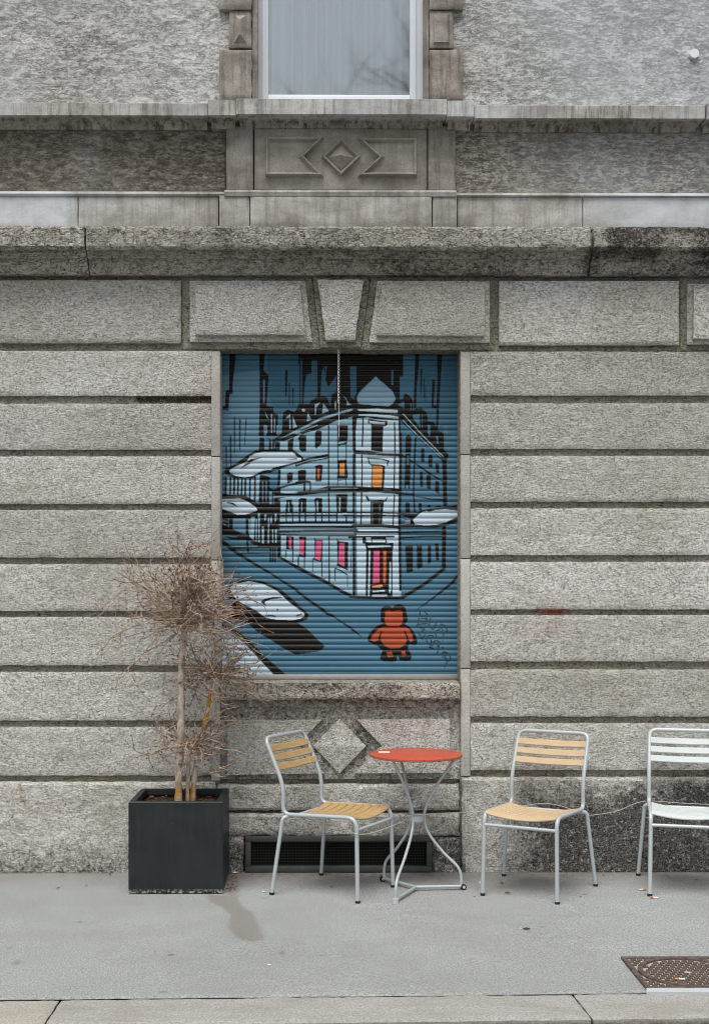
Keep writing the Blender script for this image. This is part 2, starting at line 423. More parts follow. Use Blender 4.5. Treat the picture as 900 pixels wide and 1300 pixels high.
def mark(o, fn):                        # painted, rusted and grimy marks as a colour attribute
    me = o.data; n = len(me.vertices); co = np.empty(n * 3); me.vertices.foreach_get('co', co); co = co.reshape(-1, 3)
    a = me.color_attributes.new('mark', 'FLOAT_COLOR', 'POINT'); c = np.zeros((n, 4)); c[:, 3] = 1
    r = fn(co); 
    for i in range(3): c[:, i] = np.clip(r[i], 0, 1)
    a.data.foreach_set('color', c.ravel())
def tag(o, label=None, cat=None, group=None, kind=None):
    if label: o['label'] = label
    if cat: o['category'] = cat
    if group: o['group'] = group
    if kind: o['kind'] = kind
    return o
def empty(name, loc, rz=0., label=None, cat=None, group=None):
    o = bpy.data.objects.new(name, None); COL.objects.link(o); o.location = loc; o.rotation_euler = (0, 0, rz); o.empty_display_size = .1
    return tag(o, label, cat, group)
def rounded(pts, rad, seg=6):
    P = [Vector(p) for p in pts]; out = [P[0]]
    rads = rad if isinstance(rad, (list, tuple)) else [rad] * (len(P) - 2)
    for i in range(1, len(P) - 1):
        a, b, c = P[i - 1], P[i], P[i + 1]; r = rads[i - 1]
        d1 = (a - b); d2 = (c - b)
        t = min(r, d1.length * .48, d2.length * .48)
        p1 = b + d1.normalized() * t; p2 = b + d2.normalized() * t
        for k in range(seg + 1):
            u = k / seg; out.append((p1 * (1 - u) + b * u) * (1 - u) + (b * (1 - u) + p2 * u) * u)
    out.append(P[-1]); return out
def spline(pts, n=8):
    P = [np.array(tuple(p), float) for p in pts]; P = [2 * P[0] - P[1]] + P + [2 * P[-1] - P[-2]]; out = []
    for i in range(1, len(P) - 2):
        for k in range(n):
            t = k / n
            out.append(.5 * (2 * P[i] + (P[i + 1] - P[i - 1]) * t + (2 * P[i - 1] - 5 * P[i] + 4 * P[i + 1] - P[i + 2]) * t * t + (3 * P[i] - P[i - 1] - 3 * P[i + 1] + P[i + 2]) * t ** 3))
    out.append(P[-2]); return out
def inpoly(X, Y, poly):
    ins = np.zeros(X.shape, bool); n = len(poly)
    for i in range(n):
        x1, y1 = poly[i]; x2, y2 = poly[(i + 1) % n]
        if y1 == y2: continue
        c = ((y1 > Y) != (y2 > Y)) & (X < (x2 - x1) * (Y - y1) / (y2 - y1) + x1)
        ins ^= c
    return ins
def segdist(X, Y, pts):
    d = np.full(X.shape, 1e9)
    for (x1, y1), (x2, y2) in zip(pts[:-1], pts[1:]):
        dx, dy = x2 - x1, y2 - y1; L = dx * dx + dy * dy + 1e-12
        t = np.clip(((X - x1) * dx + (Y - y1) * dy) / L, 0, 1)
        d = np.minimum(d, np.hypot(X - x1 - t * dx, Y - y1 - t * dy))
    return d
NY = (0, -1, 0)
def pxpoly(pts, Y): return [(at(x, y, Y).x, at(x, y, Y).z) for x, y in pts]
def pblock(mb, x0, y0, x1, y1, Y, depth=.05, x0b=None, x1b=None, **k):   # rough block given by its pixel corners
    x0b = x0 if x0b is None else x0b; x1b = x1 if x1b is None else x1b
    mb.rough(at(x0, y0, Y), at(x1, y0, Y), at(x1b, y1, Y), at(x0b, y1, Y), NY, depth, **k)

# ------------------------------------------------------------------ THE BUILDING
house = empty('apartment_building', (0, 0, 0), 0, 'grey granite and scratched plaster building front with a painted roller shutter', 'building')
XL, XR = -420, 1330                      # photo columns where the built front ends, well outside the frame
FACE, BACK = .02, .047

def wall_marks(co):
    x, y, z = co.T
    n = fbm(x * 2.2, z * 2.2, 3, 4); n2 = fbm(x * 5, z * 5, 13, 4)
    xr = xc(590, 0)
    right = np.clip((x - xr - .05) / .5, 0, 1)
    b = right * np.clip((.56 - z) / .34 + n * 1.3 + n2 * .5, 0, 1) * .92
    b2 = np.clip((x - xr) / .4, 0, 1) * np.clip((.95 - z) / .6, 0, 1) * .25
    left = np.clip((.26 - z) / .26, 0, 1) * .42 * (x < xr)
    top = np.clip((z - zc(450, 0)) / .15, 0, 1) * .12
    b = np.maximum.reduce([b, b2 + n2 * .15 * (b2 > .01), left * 1.25 + n * .25 * (left > 0), top + n2 * .06])
    cur = [tuple((at(px, py, 0).x, at(px, py, 0).z)) for px, py in ((26, 998), (29, 1012), (35, 1027), (56, 1036), (83, 1032), (123, 1013))]
    d = segdist(x, z, cur); r = np.clip(1 - d / .018, 0, 1) * np.where(x < xc(40, 0), 1., .5)
    e0, e1 = at(178, 506.5, BACK), at(268, 508, BACK)
    b = np.maximum(b, np.clip(1.6 - segdist(x, z, [(e0.x, e0.z), (e1.x, e1.z)]) / .02, 0, 1) * (y > .03))
    p = at(700, 777, BACK); q = at(690, 800, FACE)
    g = np.clip(1.6 - np.hypot((x - p.x) / .075, (z - p.z) / .022), 0, 1)
    g = np.maximum(g, np.clip(1 - np.hypot((x - q.x) / .24, (z - q.z) / .07), 0, 1) * .26)
    return r, g, b

wl = MB(); sd = 1
LC = [(445, 502.5), (512, 571), (579, 640), (647, 708), (716, 776), (783, 845), (853, 915), (923, 985)]
RC = [(446, 502), (511.5, 570), (578.5, 637), (645, 705), (713, 774), (780.5, 840), (850, 910), (918, 978)]
for (a, b), (c, d_) in zip(LC, RC):
    pblock(wl, XL, a, 268.5, b, FACE, seed=sd, amp=.006, cham=.0045); sd += 1
    pblock(wl, 597, c, XR, d_, FACE, seed=sd, amp=.006, cham=.0045); sd += 1
# string of big blocks under the cornice
for x0, x1, y0, y1 in ((-1, 230, 355, 435), (633.5, 862, 356, 438)):
    pblock(wl, x0, y0, x1, y1, .008, seed=sd, amp=.006, cham=.009); sd += 1
pblock(wl, 1180, 358, XR, 438, .008, seed=sd); sd += 1
pblock(wl, XL, 355, -170, 435, .008, seed=sd); sd += 1
o = wl.build('granite_courses', M['granite'], house); mark(o, wall_marks)

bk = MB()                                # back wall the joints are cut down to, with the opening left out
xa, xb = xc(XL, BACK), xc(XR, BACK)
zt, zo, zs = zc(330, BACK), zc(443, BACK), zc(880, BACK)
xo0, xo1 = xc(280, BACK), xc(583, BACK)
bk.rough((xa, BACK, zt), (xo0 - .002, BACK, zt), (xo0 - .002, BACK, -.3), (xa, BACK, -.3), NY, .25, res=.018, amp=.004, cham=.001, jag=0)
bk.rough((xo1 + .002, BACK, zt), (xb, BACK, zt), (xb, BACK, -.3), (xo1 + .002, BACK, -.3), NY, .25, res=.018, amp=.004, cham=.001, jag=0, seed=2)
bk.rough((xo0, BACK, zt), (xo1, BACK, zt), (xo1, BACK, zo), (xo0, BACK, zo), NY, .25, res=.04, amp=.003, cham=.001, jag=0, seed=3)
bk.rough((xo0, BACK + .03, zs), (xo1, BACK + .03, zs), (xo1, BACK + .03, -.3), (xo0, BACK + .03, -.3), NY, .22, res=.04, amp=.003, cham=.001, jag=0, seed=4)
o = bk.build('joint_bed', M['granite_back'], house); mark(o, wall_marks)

def plinth_block(mb, x0, y0, x1, seed):
    a, b = at(x0, y0, 0), at(x1, y0, 0)
    mb.rough(a, b, (b.x, 0, -.04), (a.x, 0, -.04), NY, .09, seed=seed, amp=.012, cham=.012, fs=6, jag=.005)
pm = MB(); plinth_block(pm, XL, 993, 274.5, 61); plinth_block(pm, 586, 987, XR, 62)
o = pm.build('plinth', M['granite'], house); mark(o, wall_marks)

# jambs: smooth strips beside the opening, in stones
for x0, x1, ys in ((268.5, 279.5, (445, 579.5, 711, 849, 992)), (585, 597, (446, 577, 709, 849, 986))):
    jm = MB()
    for k in range(4):
        a, b = at(x0, ys[k], FACE), at(x1, ys[k + 1], FACE)
        jm.box((a.x, FACE + .004, b.z + .003), (b.x, FACE + .2, a.z - .003), .004)
    o = jm.build('jamb', M['granite_smooth'], house); mark(o, wall_marks)
# reveals behind the jambs
for x0, x1 in ((268.5, 279.5), (585, 597)):
    rv = MB()
    a, b = at(x0, 443, FACE), at(x1, 900, FACE)
    rv.box((a.x + .006, FACE + .19, b.z), (b.x - .002 if x0 < 400 else b.x - .006, .42, a.z + .1))
    o = rv.build('reveal', M['granite_smooth'], house, smooth=False); mark(o, wall_marks)

# flat arch: voussoirs and keystone, stepped panels
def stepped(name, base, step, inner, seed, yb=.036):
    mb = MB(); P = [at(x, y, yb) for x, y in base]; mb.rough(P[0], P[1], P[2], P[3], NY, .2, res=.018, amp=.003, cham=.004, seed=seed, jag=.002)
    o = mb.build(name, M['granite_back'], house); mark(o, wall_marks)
    mb = MB()
    if step:
        P = [at(x, y, yb - .026) for x, y in step]; mb.rough(P[0], P[1], P[2], P[3], NY, .03, res=.016, amp=.002, cham=.003, seed=seed + 1, jag=.002)
    P = [at(x, y, yb - .064) for x, y in inner]; mb.rough(P[0], P[1], P[2], P[3], NY, .05, res=.016, amp=.005, cham=.004, seed=seed + 2)
    p = mb.build('raised_panel', M['granite'], o); mark(p, wall_marks); return o
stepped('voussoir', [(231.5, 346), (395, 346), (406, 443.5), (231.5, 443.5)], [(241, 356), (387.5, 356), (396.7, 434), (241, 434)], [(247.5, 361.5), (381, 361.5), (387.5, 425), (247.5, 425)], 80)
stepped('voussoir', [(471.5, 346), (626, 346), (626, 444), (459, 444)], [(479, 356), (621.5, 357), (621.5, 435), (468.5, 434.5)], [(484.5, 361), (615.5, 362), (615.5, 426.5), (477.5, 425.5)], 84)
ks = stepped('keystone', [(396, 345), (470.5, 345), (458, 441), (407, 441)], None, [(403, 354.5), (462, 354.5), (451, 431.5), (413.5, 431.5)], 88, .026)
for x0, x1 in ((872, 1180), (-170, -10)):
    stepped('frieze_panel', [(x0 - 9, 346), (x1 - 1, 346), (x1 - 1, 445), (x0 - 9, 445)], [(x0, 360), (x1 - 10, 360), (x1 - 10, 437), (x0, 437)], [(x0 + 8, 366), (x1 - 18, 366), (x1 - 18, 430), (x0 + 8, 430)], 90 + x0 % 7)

# cornice: rough slab over a coved moulding, laid in stones
def cz(py, Y): return zc(py, Y)
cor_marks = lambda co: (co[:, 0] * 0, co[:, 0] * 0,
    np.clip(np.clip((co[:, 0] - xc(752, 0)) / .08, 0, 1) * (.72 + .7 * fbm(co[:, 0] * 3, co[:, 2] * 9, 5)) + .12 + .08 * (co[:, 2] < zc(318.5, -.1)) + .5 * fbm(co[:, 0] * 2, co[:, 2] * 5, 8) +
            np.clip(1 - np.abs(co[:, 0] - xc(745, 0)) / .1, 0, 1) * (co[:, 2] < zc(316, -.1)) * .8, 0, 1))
slab = MB(); mold = MB()
for i, (x0, x1) in enumerate(((XL, 107.5), (109, 752), (754, XR))):
    a, b = xc(x0, -.15), xc(x1, -.15)
    Yf = -.155
    zt_, zb_ = cz(286, Yf), cz(317, Yf)
    slab.rough((a, Yf, zt_), (b, Yf, zt_), (b, Yf, zb_), (a, Yf, zb_), NY, .24, res=.016, amp=.012, cham=.014, seed=100 + i, jag=.006, fs=8)
    slab.box((a + .004, -.10, zb_ + .008), (b - .004, .1, zb_ + .03))
    y = -.10
    zA = zb_ + .012
    pr = [(.05, cz(349, -.01)), (-.012, cz(349, -.012)), (-.018, cz(347, -.018)), (-.03, cz(343, -.03)), (-.05, cz(335, -.05)), (-.066, cz(329.5, -.066)), (-.085, cz(328.5, -.085)),
          (-.088, cz(325, -.088)), (-.105, cz(322, -.105)), (-.108, zA), (.05, zA + .002)]
    mold.profile(pr, a, b, res=.03, amp=.004, seed=3 + i)
o = slab.build('cornice_slab', M['cornice'], house); mark(o, cor_marks)
o = mold.build('cornice_moulding', M['cornice'], house); mark(o, cor_marks)

# smooth band, parapet panels, string course
band_marks = lambda co: (co[:, 0] * 0,
    np.clip(np.clip((co[:, 0] - xc(700, 0)) / .5, 0, 1) * 1. + np.clip((xc(90, 0) - co[:, 0]) / .05, 0, 1) * .85 + np.clip((xc(250, 0) - co[:, 0]) / .4, 0, 1) * .3 + .35 * fbm(co[:, 0] * 2, co[:, 2] * 4, 17), 0, 1),
    np.clip(.25 + .6 * fbm(co[:, 0] * 1.6, co[:, 2] * 4, 31) + np.clip((zc(278, .02) - co[:, 2]) / .05, 0, 1) * .35 * (np.abs(co[:, 0] - xc(433, 0)) < .75), 0, 1))
bd = MB()
def band(x0, x1, Y, res=.02, seed=0):
    a, b = xc(x0, Y), xc(x1, Y); z1, z0 = zc(248, Y), zc(290, Y)
    bd.rough((a, Y, z1), (b, Y, z1), (b, Y, z0), (a, Y, z0), NY, .2, res=.02, amp=.002, cham=.004, seed=seed, jag=.001)
for i, (x0, x1, Y) in enumerate(((XL, 99, .02), (100, 277.5, .02), (278.5, 317, .0), (318, 548, -.008), (549, 580, .0), (581, 739, .02), (740, XR, .02))): band(x0, x1, Y, seed=i)
z1 = zc(243.5, .01)
bd.profile([(.1, zc(249, .01)), (.012, zc(249, .01)), (.004, zc(246.5, .004)), (.012, z1), (.1, z1 + .012)], xc(XL, 0), xc(285, 0), amp=.001)
bd.profile([(.1, zc(249, .01)), (.012, zc(249, .01)), (.004, zc(247.5, .004)), (.012, z1 - .004), (.1, z1 + .008)], xc(579, 0), xc(XR, 0), amp=.001)
bd.profile([(.1, zc(249, -.01)), (-.008, zc(249, -.01)), (-.014, zc(244, -.01)), (-.006, zc(241, -.01)), (.1, zc(240, -.01) + .01)], xc(285.2, 0), xc(578.8, 0), amp=.001)
o = bd.build('stone_band', M['lime'], house); mark(o, band_marks)

par_marks = lambda co: (co[:, 0] * 0, np.clip((co[:, 0] - xc(600, 0)) / .6, 0, .5) + .5 * fbm(co[:, 0] * 3, co[:, 2] * 3, 41) - .1,
    np.clip(np.clip((xc(300, 0) - co[:, 0]) / .05, 0, 1) * .8 + .32 + .5 * fbm(co[:, 0] * 2.2, co[:, 2] * 2.2, 43), 0, 1))
for x0, x1 in ((XL, 286), (578, XR)):
    mb = MB(); a, b = xc(x0, .05), xc(x1, .05)
    mb.rough((a, .05, zc(150, .05)), (b, .05, zc(150, .05)), (b, .05, zc(248, .05)), (a, .05, zc(248, .05)), NY, .2, res=.02, amp=.006, cham=.002, seed=7, jag=0)
    o = mb.build('parapet_render', M['plaster_dark'], house); mark(o, par_marks)

pil_marks = lambda co: (co[:, 0] * 0, .25 * fbm(co[:, 0] * 5, co[:, 2] * 3, 51), np.clip(.12 + .5 * fbm(co[:, 0] * 4, co[:, 2] * 2, 53), 0, 1))
for x0, x1 in ((287, 321.5), (543.5, 578)):
    mb = MB(); a, b = at(x0, 160, .015), at(x1, 241, .015)
    mb.box((a.x, .015, b.z), (b.x, .2, a.z), .004)
    o = mb.build('pilaster', M['lime_dark'], house); mark(o, pil_marks)
mb = MB(); a, b = at(323, 160, .03), at(542, 241, .03); mb.box((a.x, .03, b.z), (b.x, .2, a.z), .002)
apron = mb.build('parapet_panel', M['panel'], house); mark(apron, pil_marks)
cv = MB()
def shrink(pts, k):                      # move a pixel polygon inward by k pixels (corner by corner)
    n = len(pts); out = []
    ar = sum(pts[i][0] * pts[(i + 1) % n][1] - pts[(i + 1) % n][0] * pts[i][1] for i in range(n))
    sg = 1 if ar > 0 else -1
    for i in range(n):
        p0, p1, p2 = Vector(pts[i - 1]), Vector(pts[i]), Vector(pts[(i + 1) % n])
        e1 = (p1 - p0).normalized(); e2 = (p2 - p1).normalized()
        n1 = Vector((-e1.y, e1.x)) * sg; n2 = Vector((-e2.y, e2.x)) * sg
        m = n1 + n2; m = m / max(m.length_squared, .2) * 2
        q = p1 + m * k; out.append((q.x, q.y))
    return out
def moulding(mb, pts, Y, w=3.8, h=.036):  # raised bead framing a field: outer slope, ridge, inner slope
    A, B, C_, D_ = pts, shrink(pts, w * .35), shrink(pts, w * .75), shrink(pts, w * 1.5)
    n = len(pts); L = [(A, Y), (B, Y - h), (C_, Y - h), (D_, Y - h * .3)]
    V = []
    for P, y in L: V += [tuple(at(px, py, Y).xz) for px, py in P]
    V3 = [(V[k * n + i][0], L[k][1], V[k * n + i][1]) for k in range(4) for i in range(n)]
    ar = sum(pts[i][0] * pts[(i + 1) % n][1] - pts[(i + 1) % n][0] * pts[i][1] for i in range(n))
    f = []
    for k in range(3):
        for i in range(n):
            j = (i + 1) % n; q = (k * n + i, k * n + j, (k + 1) * n + j, (k + 1) * n + i)
            f.append(q if ar < 0 else q[::-1])
    top = tuple(3 * n + i for i in range(n)); f.append(top if ar < 0 else top[::-1])
    mb.add(V3, f)
for q in ([(337, 176), (412, 176), (387, 200.5), (411, 225), (337, 225)], [(529, 177), (453, 177), (480, 201), (454, 225), (529, 225)]):
    cv = MB(); moulding(cv, q, .03)
    o = cv.build('carved_frame', M['panel'], apron, smooth=False); mark(o, pil_marks)
def diamond(mb, cx, cy, hw, hh, Y, rise, lip=0.):
    P = pxpoly([(cx, cy - hh), (cx - hw, cy), (cx, cy + hh), (cx + hw, cy)], Y)
    c = at(cx, cy, Y)
    V = [(x, Y + .05, z) for x, z in P] + [(x, Y - lip, z) for x, z in P] + [(c.x, Y - lip - rise, c.z)]
    mb.add(V, [(i, 4 + i, 4 + (i + 1) % 4, (i + 1) % 4)[::-1] for i in range(4)] + [(4 + i, 4 + (i + 1) % 4, 8) for i in range(4)])
dm = MB(); moulding(dm, [(433, 176.5), (457.8, 200.5), (433, 224.5), (408.2, 200.5)], .03, 3.4, .03); diamond(dm, 433, 200.5, 16.5, 16, .021, .045, .004)
o = dm.build('carved_diamond', M['panel'], apron, smooth=False); mark(o, pil_marks)

# string course and upper window sill with their coves
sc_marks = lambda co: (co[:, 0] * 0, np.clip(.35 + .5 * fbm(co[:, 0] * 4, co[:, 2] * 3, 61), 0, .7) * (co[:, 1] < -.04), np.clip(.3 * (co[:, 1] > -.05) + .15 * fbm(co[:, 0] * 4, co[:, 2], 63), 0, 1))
sc_ = MB()
def course(x0, x1, ytop, ybot, Y, cove, yend):
    a, b = xc(x0, Y), xc(x1, Y)
    zt_, zb_ = zc(ytop, Y), zc(ybot, Y)
    sc_.profile([(.1, zb_ + .006), (Y + .03, zb_ + .004), (Y + .012, zb_ + .004), (Y + .008, zb_), (Y, zb_ + .003), (Y - .001, zt_ - .004), (Y + .006, zt_), (.1, zt_ + .03)], a, b, res=.03, amp=.001, seed=int(x0) % 9)
    pr = [(.1, zc(yend, cove[1]))]
    for k in range(6):
        t = k / 5; yy = cove[1] + (cove[0] - cove[1]) * (1 - math.cos(t * math.pi / 2)); z0_ = zc(yend, cove[1]); z1_ = zb_ + .004
        pr.append((yy, z0_ + (z1_ - z0_) * math.sin(t * math.pi / 2)))
    pr.append((.1, zb_ + .004)); sc_.profile(pr, a + .012, b - .012, res=.05, amp=.001)
course(XL, 264, 131, 147.5, -.075, (-.045, .035), 165)
course(602, 894.5, 132.5, 150, -.075, (-.045, .035), 167)
course(264.4, 300, 126.5, 147, -.095, (-.055, .01), 164)
course(300.3, 567, 125, 145.5, -.11, (-.07, .02), 163)
course(567.3, 601.6, 127, 148, -.095, (-.055, .01), 165)
course(897.5, XR, 130, 150, -.1, (-.05, .03), 167)
o = sc_.build('sill_course', M['sillstone'], house); mark(o, sc_marks)

# upper wall, surround blocks and window
UP = .03; zu0, zu1 = zc(140, UP), zc(-330, UP)
up_marks = lambda co: (co[:, 0] * 0, np.clip((co[:, 0] - xc(600, 0)) / .7, 0, .9) + .2 + .5 * fbm(co[:, 0] * 2, co[:, 2] * 2, 71),
    np.clip(np.clip((xc(290, 0) - co[:, 0]) / 1.6, 0, .3) + .12 + .6 * fbm(co[:, 0] * 1.5, co[:, 2] * 1.5, 73), 0, 1))
for x0, x1 in ((XL, 296), (572, XR)):
    mb = MB(); a, b = xc(x0, UP), xc(x1, UP)
    mb.rough((a, UP, zu1), (b, UP, zu1), (b, UP, zu0), (a, UP, zu0), NY, .35, res=.02, amp=.008, cham=.001, seed=8, jag=0)
    o = mb.build('upper_render', M['plaster'], house); mark(o, up_marks)
mb = MB(); a, b = xc(296.3, UP), xc(571.7, UP); zwt = zc(-290, UP)
mb.box((a, UP + .002, zwt), (b, UP + .3, zu1)); o = mb.build('window_lintel', M['lime_dark'], house, smooth=False); mark(o, pil_marks)
mb = MB(); mb.box((a, UP + .01, zc(160, UP)), (b, UP + .3, zu0 + .02)); o = mb.build('sill_bed', M['lime_dark'], house, smooth=False); mark(o, pil_marks)
for side in (0, 1):
    sb = MB(); mir = (lambda x: x) if side == 0 else (lambda x: 866 - x)
    y = 125; k = 0
    for y0, y1, big in ((62.5, 126, 1), (13, 60.5, 0), (-40, 11.5, 1), (-92, -42, 0), (-145, -94, 1), (-197, -147, 0), (-290, -199, 1)):
        xo = (278 if big else 290.5) if side == 0 else (588 if big else 575.5)
        xi = 320 if side == 0 else 545
        Y = -.012 if big else .004
        lo, hi = min(xo, xi), max(xo, xi)
        a, b = at(lo, y0, Y), at(hi, y1, Y)
        sb.rough((a.x, Y, a.z), (b.x, Y, a.z), (b.x, Y, b.z), (a.x, Y, b.z), NY, .2, res=.015, amp=.003, cham=.006, seed=k + 40 + side * 9, jag=.003)
        if not big:
            if side == 0: pts = [(lo + 6, y0 + 5), (hi - 6, y0 + 5), (hi - 6, y1 - 5), (lo + 6, y1 - 5)]
            else: pts = [(lo + 4, y0 + 4), (hi - 5, y0 + 4), (hi - 5, y1 - 4), (lo + 4, y1 - 4)]
            P = pxpoly(pts, Y); cxm = (pts[0][0] + pts[1][0]) / 2
            ins = [(cxm - 1, pts[0][1] + 9), (cxm + 1, pts[0][1] + 9), (cxm + 1, pts[2][1] - 9), (cxm - 1, pts[2][1] - 9)] if side == 0 else shrink(pts, 2)
            sb.frustum(P, pxpoly(ins, Y), Y - (.03 if side == 0 else .014), Y + .004)
        k += 1
    # reveal strip
    a, b = (at(320.3, -290, 0), at(327, 126, 0)) if side == 0 else (at(538, -290, 0), at(544.7, 126, 0))
    sb.box((a.x, .02, b.z), (b.x, .3, a.z))
    o = sb.build('window_surround', M['lime_dark'], house); mark(o, pil_marks)

win = empty('upper_window', (0, 0, 0)); win.parent = house
WY = .085
fm = MB()
a, b = at(326.5, 127, WY), at(538.5, -285, WY)
g0, g1 = at(341, 121.5, WY + .02), at(520, -270, WY + .02)
fm.box((a.x, WY, a.z - .03), (g0.x, WY + .06, b.z), .004); fm.box((g1.x, WY, a.z - .03), (b.x, WY + .06, b.z), .004)
fm.box((g0.x, WY + .001, a.z - .03), (g1.x, WY + .059, g0.z), .004); fm.box((g0.x, WY + .001, g1.z), (g1.x, WY + .059, b.z), .004)
m0, m1 = at(334, 0, WY), at(529, 0, WY)
fm.box((m0.x - .003, WY - .012, a.z - .03), (m0.x + .014, WY, b.z), .003)
fm.box((m1.x - .02, WY - .012, a.z - .03), (m1.x - .004, WY, b.z), .003)
fm.build('window_frame', M['white_frame'], win)
gp = MB(); gp.box((g0.x - .002, WY + .03, g0.z - .002), (g1.x + .002, WY + .036, g1.z + .002)); gp.build('pane', M['glass'], win, smooth=False)
ct = MB(); nx = 220; xs = np.linspace(g0.x - .05, g1.x + .05, nx); zs_ = np.linspace(g0.z - .05, g1.z + .05, 12)
V = np.zeros((nx, 12, 3)); V[..., 0] = xs[:, None]; V[..., 2] = zs_[None, :]
ph = np.cumsum(.25 + .3 * vnoise(xs * 9, xs * 0, 5)) * .75
V[..., 1] = WY + .14 + .05 * np.sin(ph)[:, None] + .02 * np.sin(ph * .37 + 1)[:, None] + .004 * np.sin(zs_ * 3)[None, :]
idx = np.arange(nx * 12).reshape(nx, 12)
ct.add(V.reshape(-1, 3), np.stack([idx[:-1, :-1], idx[1:, :-1], idx[1:, 1:], idx[:-1, 1:]], -1).reshape(-1, 4).tolist())
ct.build('curtain', M['curtain'], win)
mb = MB(); mb.box((xc(XL, 0), .42, -.3), (xc(XR, 0), 3.2, zu1)); mb.build('rear_wall', M['dark_void'], house, smooth=False)

mb = MB(); c = at(880, 69, UP - .01); mb.cyl((c.x, UP - .012, c.z), NY, .026, .03, 24); mb.build('wall_cap', M['white_frame'], house)

# shutter opening sill, apron with chevron panels and diamond, vent
sl = MB(); a, b = at(276, 867, -.03), at(584.3, 888.5, -.03)
sl.rough((a.x, -.03, a.z), (b.x, -.03, a.z), (b.x, -.03, b.z), (a.x, -.03, b.z), NY, .02, res=.012, amp=.006, cham=.006, seed=200, jag=.004)
sl.add([(a.x + .003, -.022, a.z - .003), (b.x - .003, -.022, a.z - .003), (b.x - .003, .2, a.z + .006), (a.x + .003, .2, a.z + .006),
        (a.x + .003, -.022, b.z + .003), (b.x - .003, -.022, b.z + .003), (b.x - .003, .2, b.z + .003), (a.x + .003, .2, b.z + .003)],
       [(0, 1, 2, 3), (4, 7, 6, 5), (0, 3, 7, 4), (1, 5, 6, 2)])
o = sl.build('shutter_sill', M['cornice'], house)
mark(o, lambda co: (co[:, 0] * 0, co[:, 0] * 0, np.clip(.38 + .6 * fbm(co[:, 0] * 3, co[:, 2] * 8, 83) - np.clip((co[:, 0] - xc(500, 0)) / .3, 0, .4), 0, 1)))
ap = MB(); YA = .05
a, b = at(277, 886, YA), at(583, 989, YA)
ap.rough((a.x, YA, a.z), (b.x, YA, a.z), (b.x, YA, b.z), (a.x, YA, b.z), NY, .1, res=.02, amp=.003, cham=.002, seed=210, jag=0)
a, b = at(277, 886, YA), at(583, 897.5, YA - .012); ap.box((a.x + .005, YA - .012, b.z), (b.x - .003, YA + .01, a.z - .002))
for pts in ([(288.3, 913), (410, 913), (379, 945), (413, 982), (288.3, 984)], [(450.5, 912.5), (571.5, 911.5), (571.5, 981), (449, 982), (483, 946)]):
    ap.frustum(pxpoly(pts, YA), pxpoly(shrink(pts, 1.2), YA), YA - .034, YA + .01)
apr = ap.build('apron_panel', M['granite'], house, angle=25)
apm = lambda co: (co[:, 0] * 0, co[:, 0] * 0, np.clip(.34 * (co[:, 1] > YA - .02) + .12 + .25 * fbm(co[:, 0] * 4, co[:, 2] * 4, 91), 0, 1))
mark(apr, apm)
dm = MB(); diamond(dm, 431, 946.5, 33.2, 34.5, YA, .026, .026)
o = dm.build('carved_diamond', M['granite'], apr, smooth=False); mark(o, lambda co: (co[:, 0] * 0, co[:, 0] * 0, co[:, 0] * 0 + .12))
lb = MB()
pblock(lb, 276, 995.5, 583.5, 1029.5, .02, seed=220, amp=.012, cham=.012, fs=7, jag=.005)
def lowblock(x0, y0, x1, y1, seed):
    pblock(lb, x0, y0, x1, y1, .004, seed=seed, amp=.014, cham=.01, fs=7, jag=.005)
lowblock(276, 1033, 583.5, 1062, 221)
lowblock(276, 1062.3, 310, 1116, 222); lowblock(549, 1062.3, 583.5, 1116, 223)
o = lb.build('apron_base', M['granite'], house)
mark(o, lambda co: (co[:, 0] * 0, co[:, 0] * 0, np.clip(np.clip((.28 - co[:, 2]) / .2, 0, 1) * .6 + .15 + .3 * fbm(co[:, 0] * 4, co[:, 2] * 4, 93), 0, 1)))
vent = empty('vent_grille', (0, 0, 0)); vent.parent = house
vf = MB(); p, q = at(311.5, 1061.5, .0), at(548.5, 1109, .0); w = .032; zb = .004
for lo, hi in (((p.x, p.z - w), (q.x, p.z)), ((p.x, zb), (q.x, zb + w)), ((p.x, zb + w), (p.x + w, p.z - w)), ((q.x - w, zb + w), (q.x, p.z - w))):
    vf.box((lo[0], -.004, lo[1]), (hi[0], .05, hi[1]), .004)
vf.build('vent_frame', M['dark_metal'], vent)
vm = MB(); s = .0155; nx = int((q.x - p.x - 2 * w) / s)
for i in range(nx): x = p.x + w + (i + .5) * s; vm.box((x - .0018, .022, zb + w - .004), (x + .0018, .0256, p.z - w + .004))
for i in range(int((p.z - w - zb - w) / s)): zz = zb + w + (i + .5) * s; vm.box((p.x + w - .004, .026, zz - .0018), (q.x - w + .004, .0296, zz + .0018))
vm.build('vent_mesh', M['mesh_metal'], vent, smooth=False)
vb = MB(); vb.box((p.x + .01, .055, zb), (q.x - .01, .0605, p.z - .01)); vb.build('vent_shaft', M['dark_void'], vent, smooth=False)

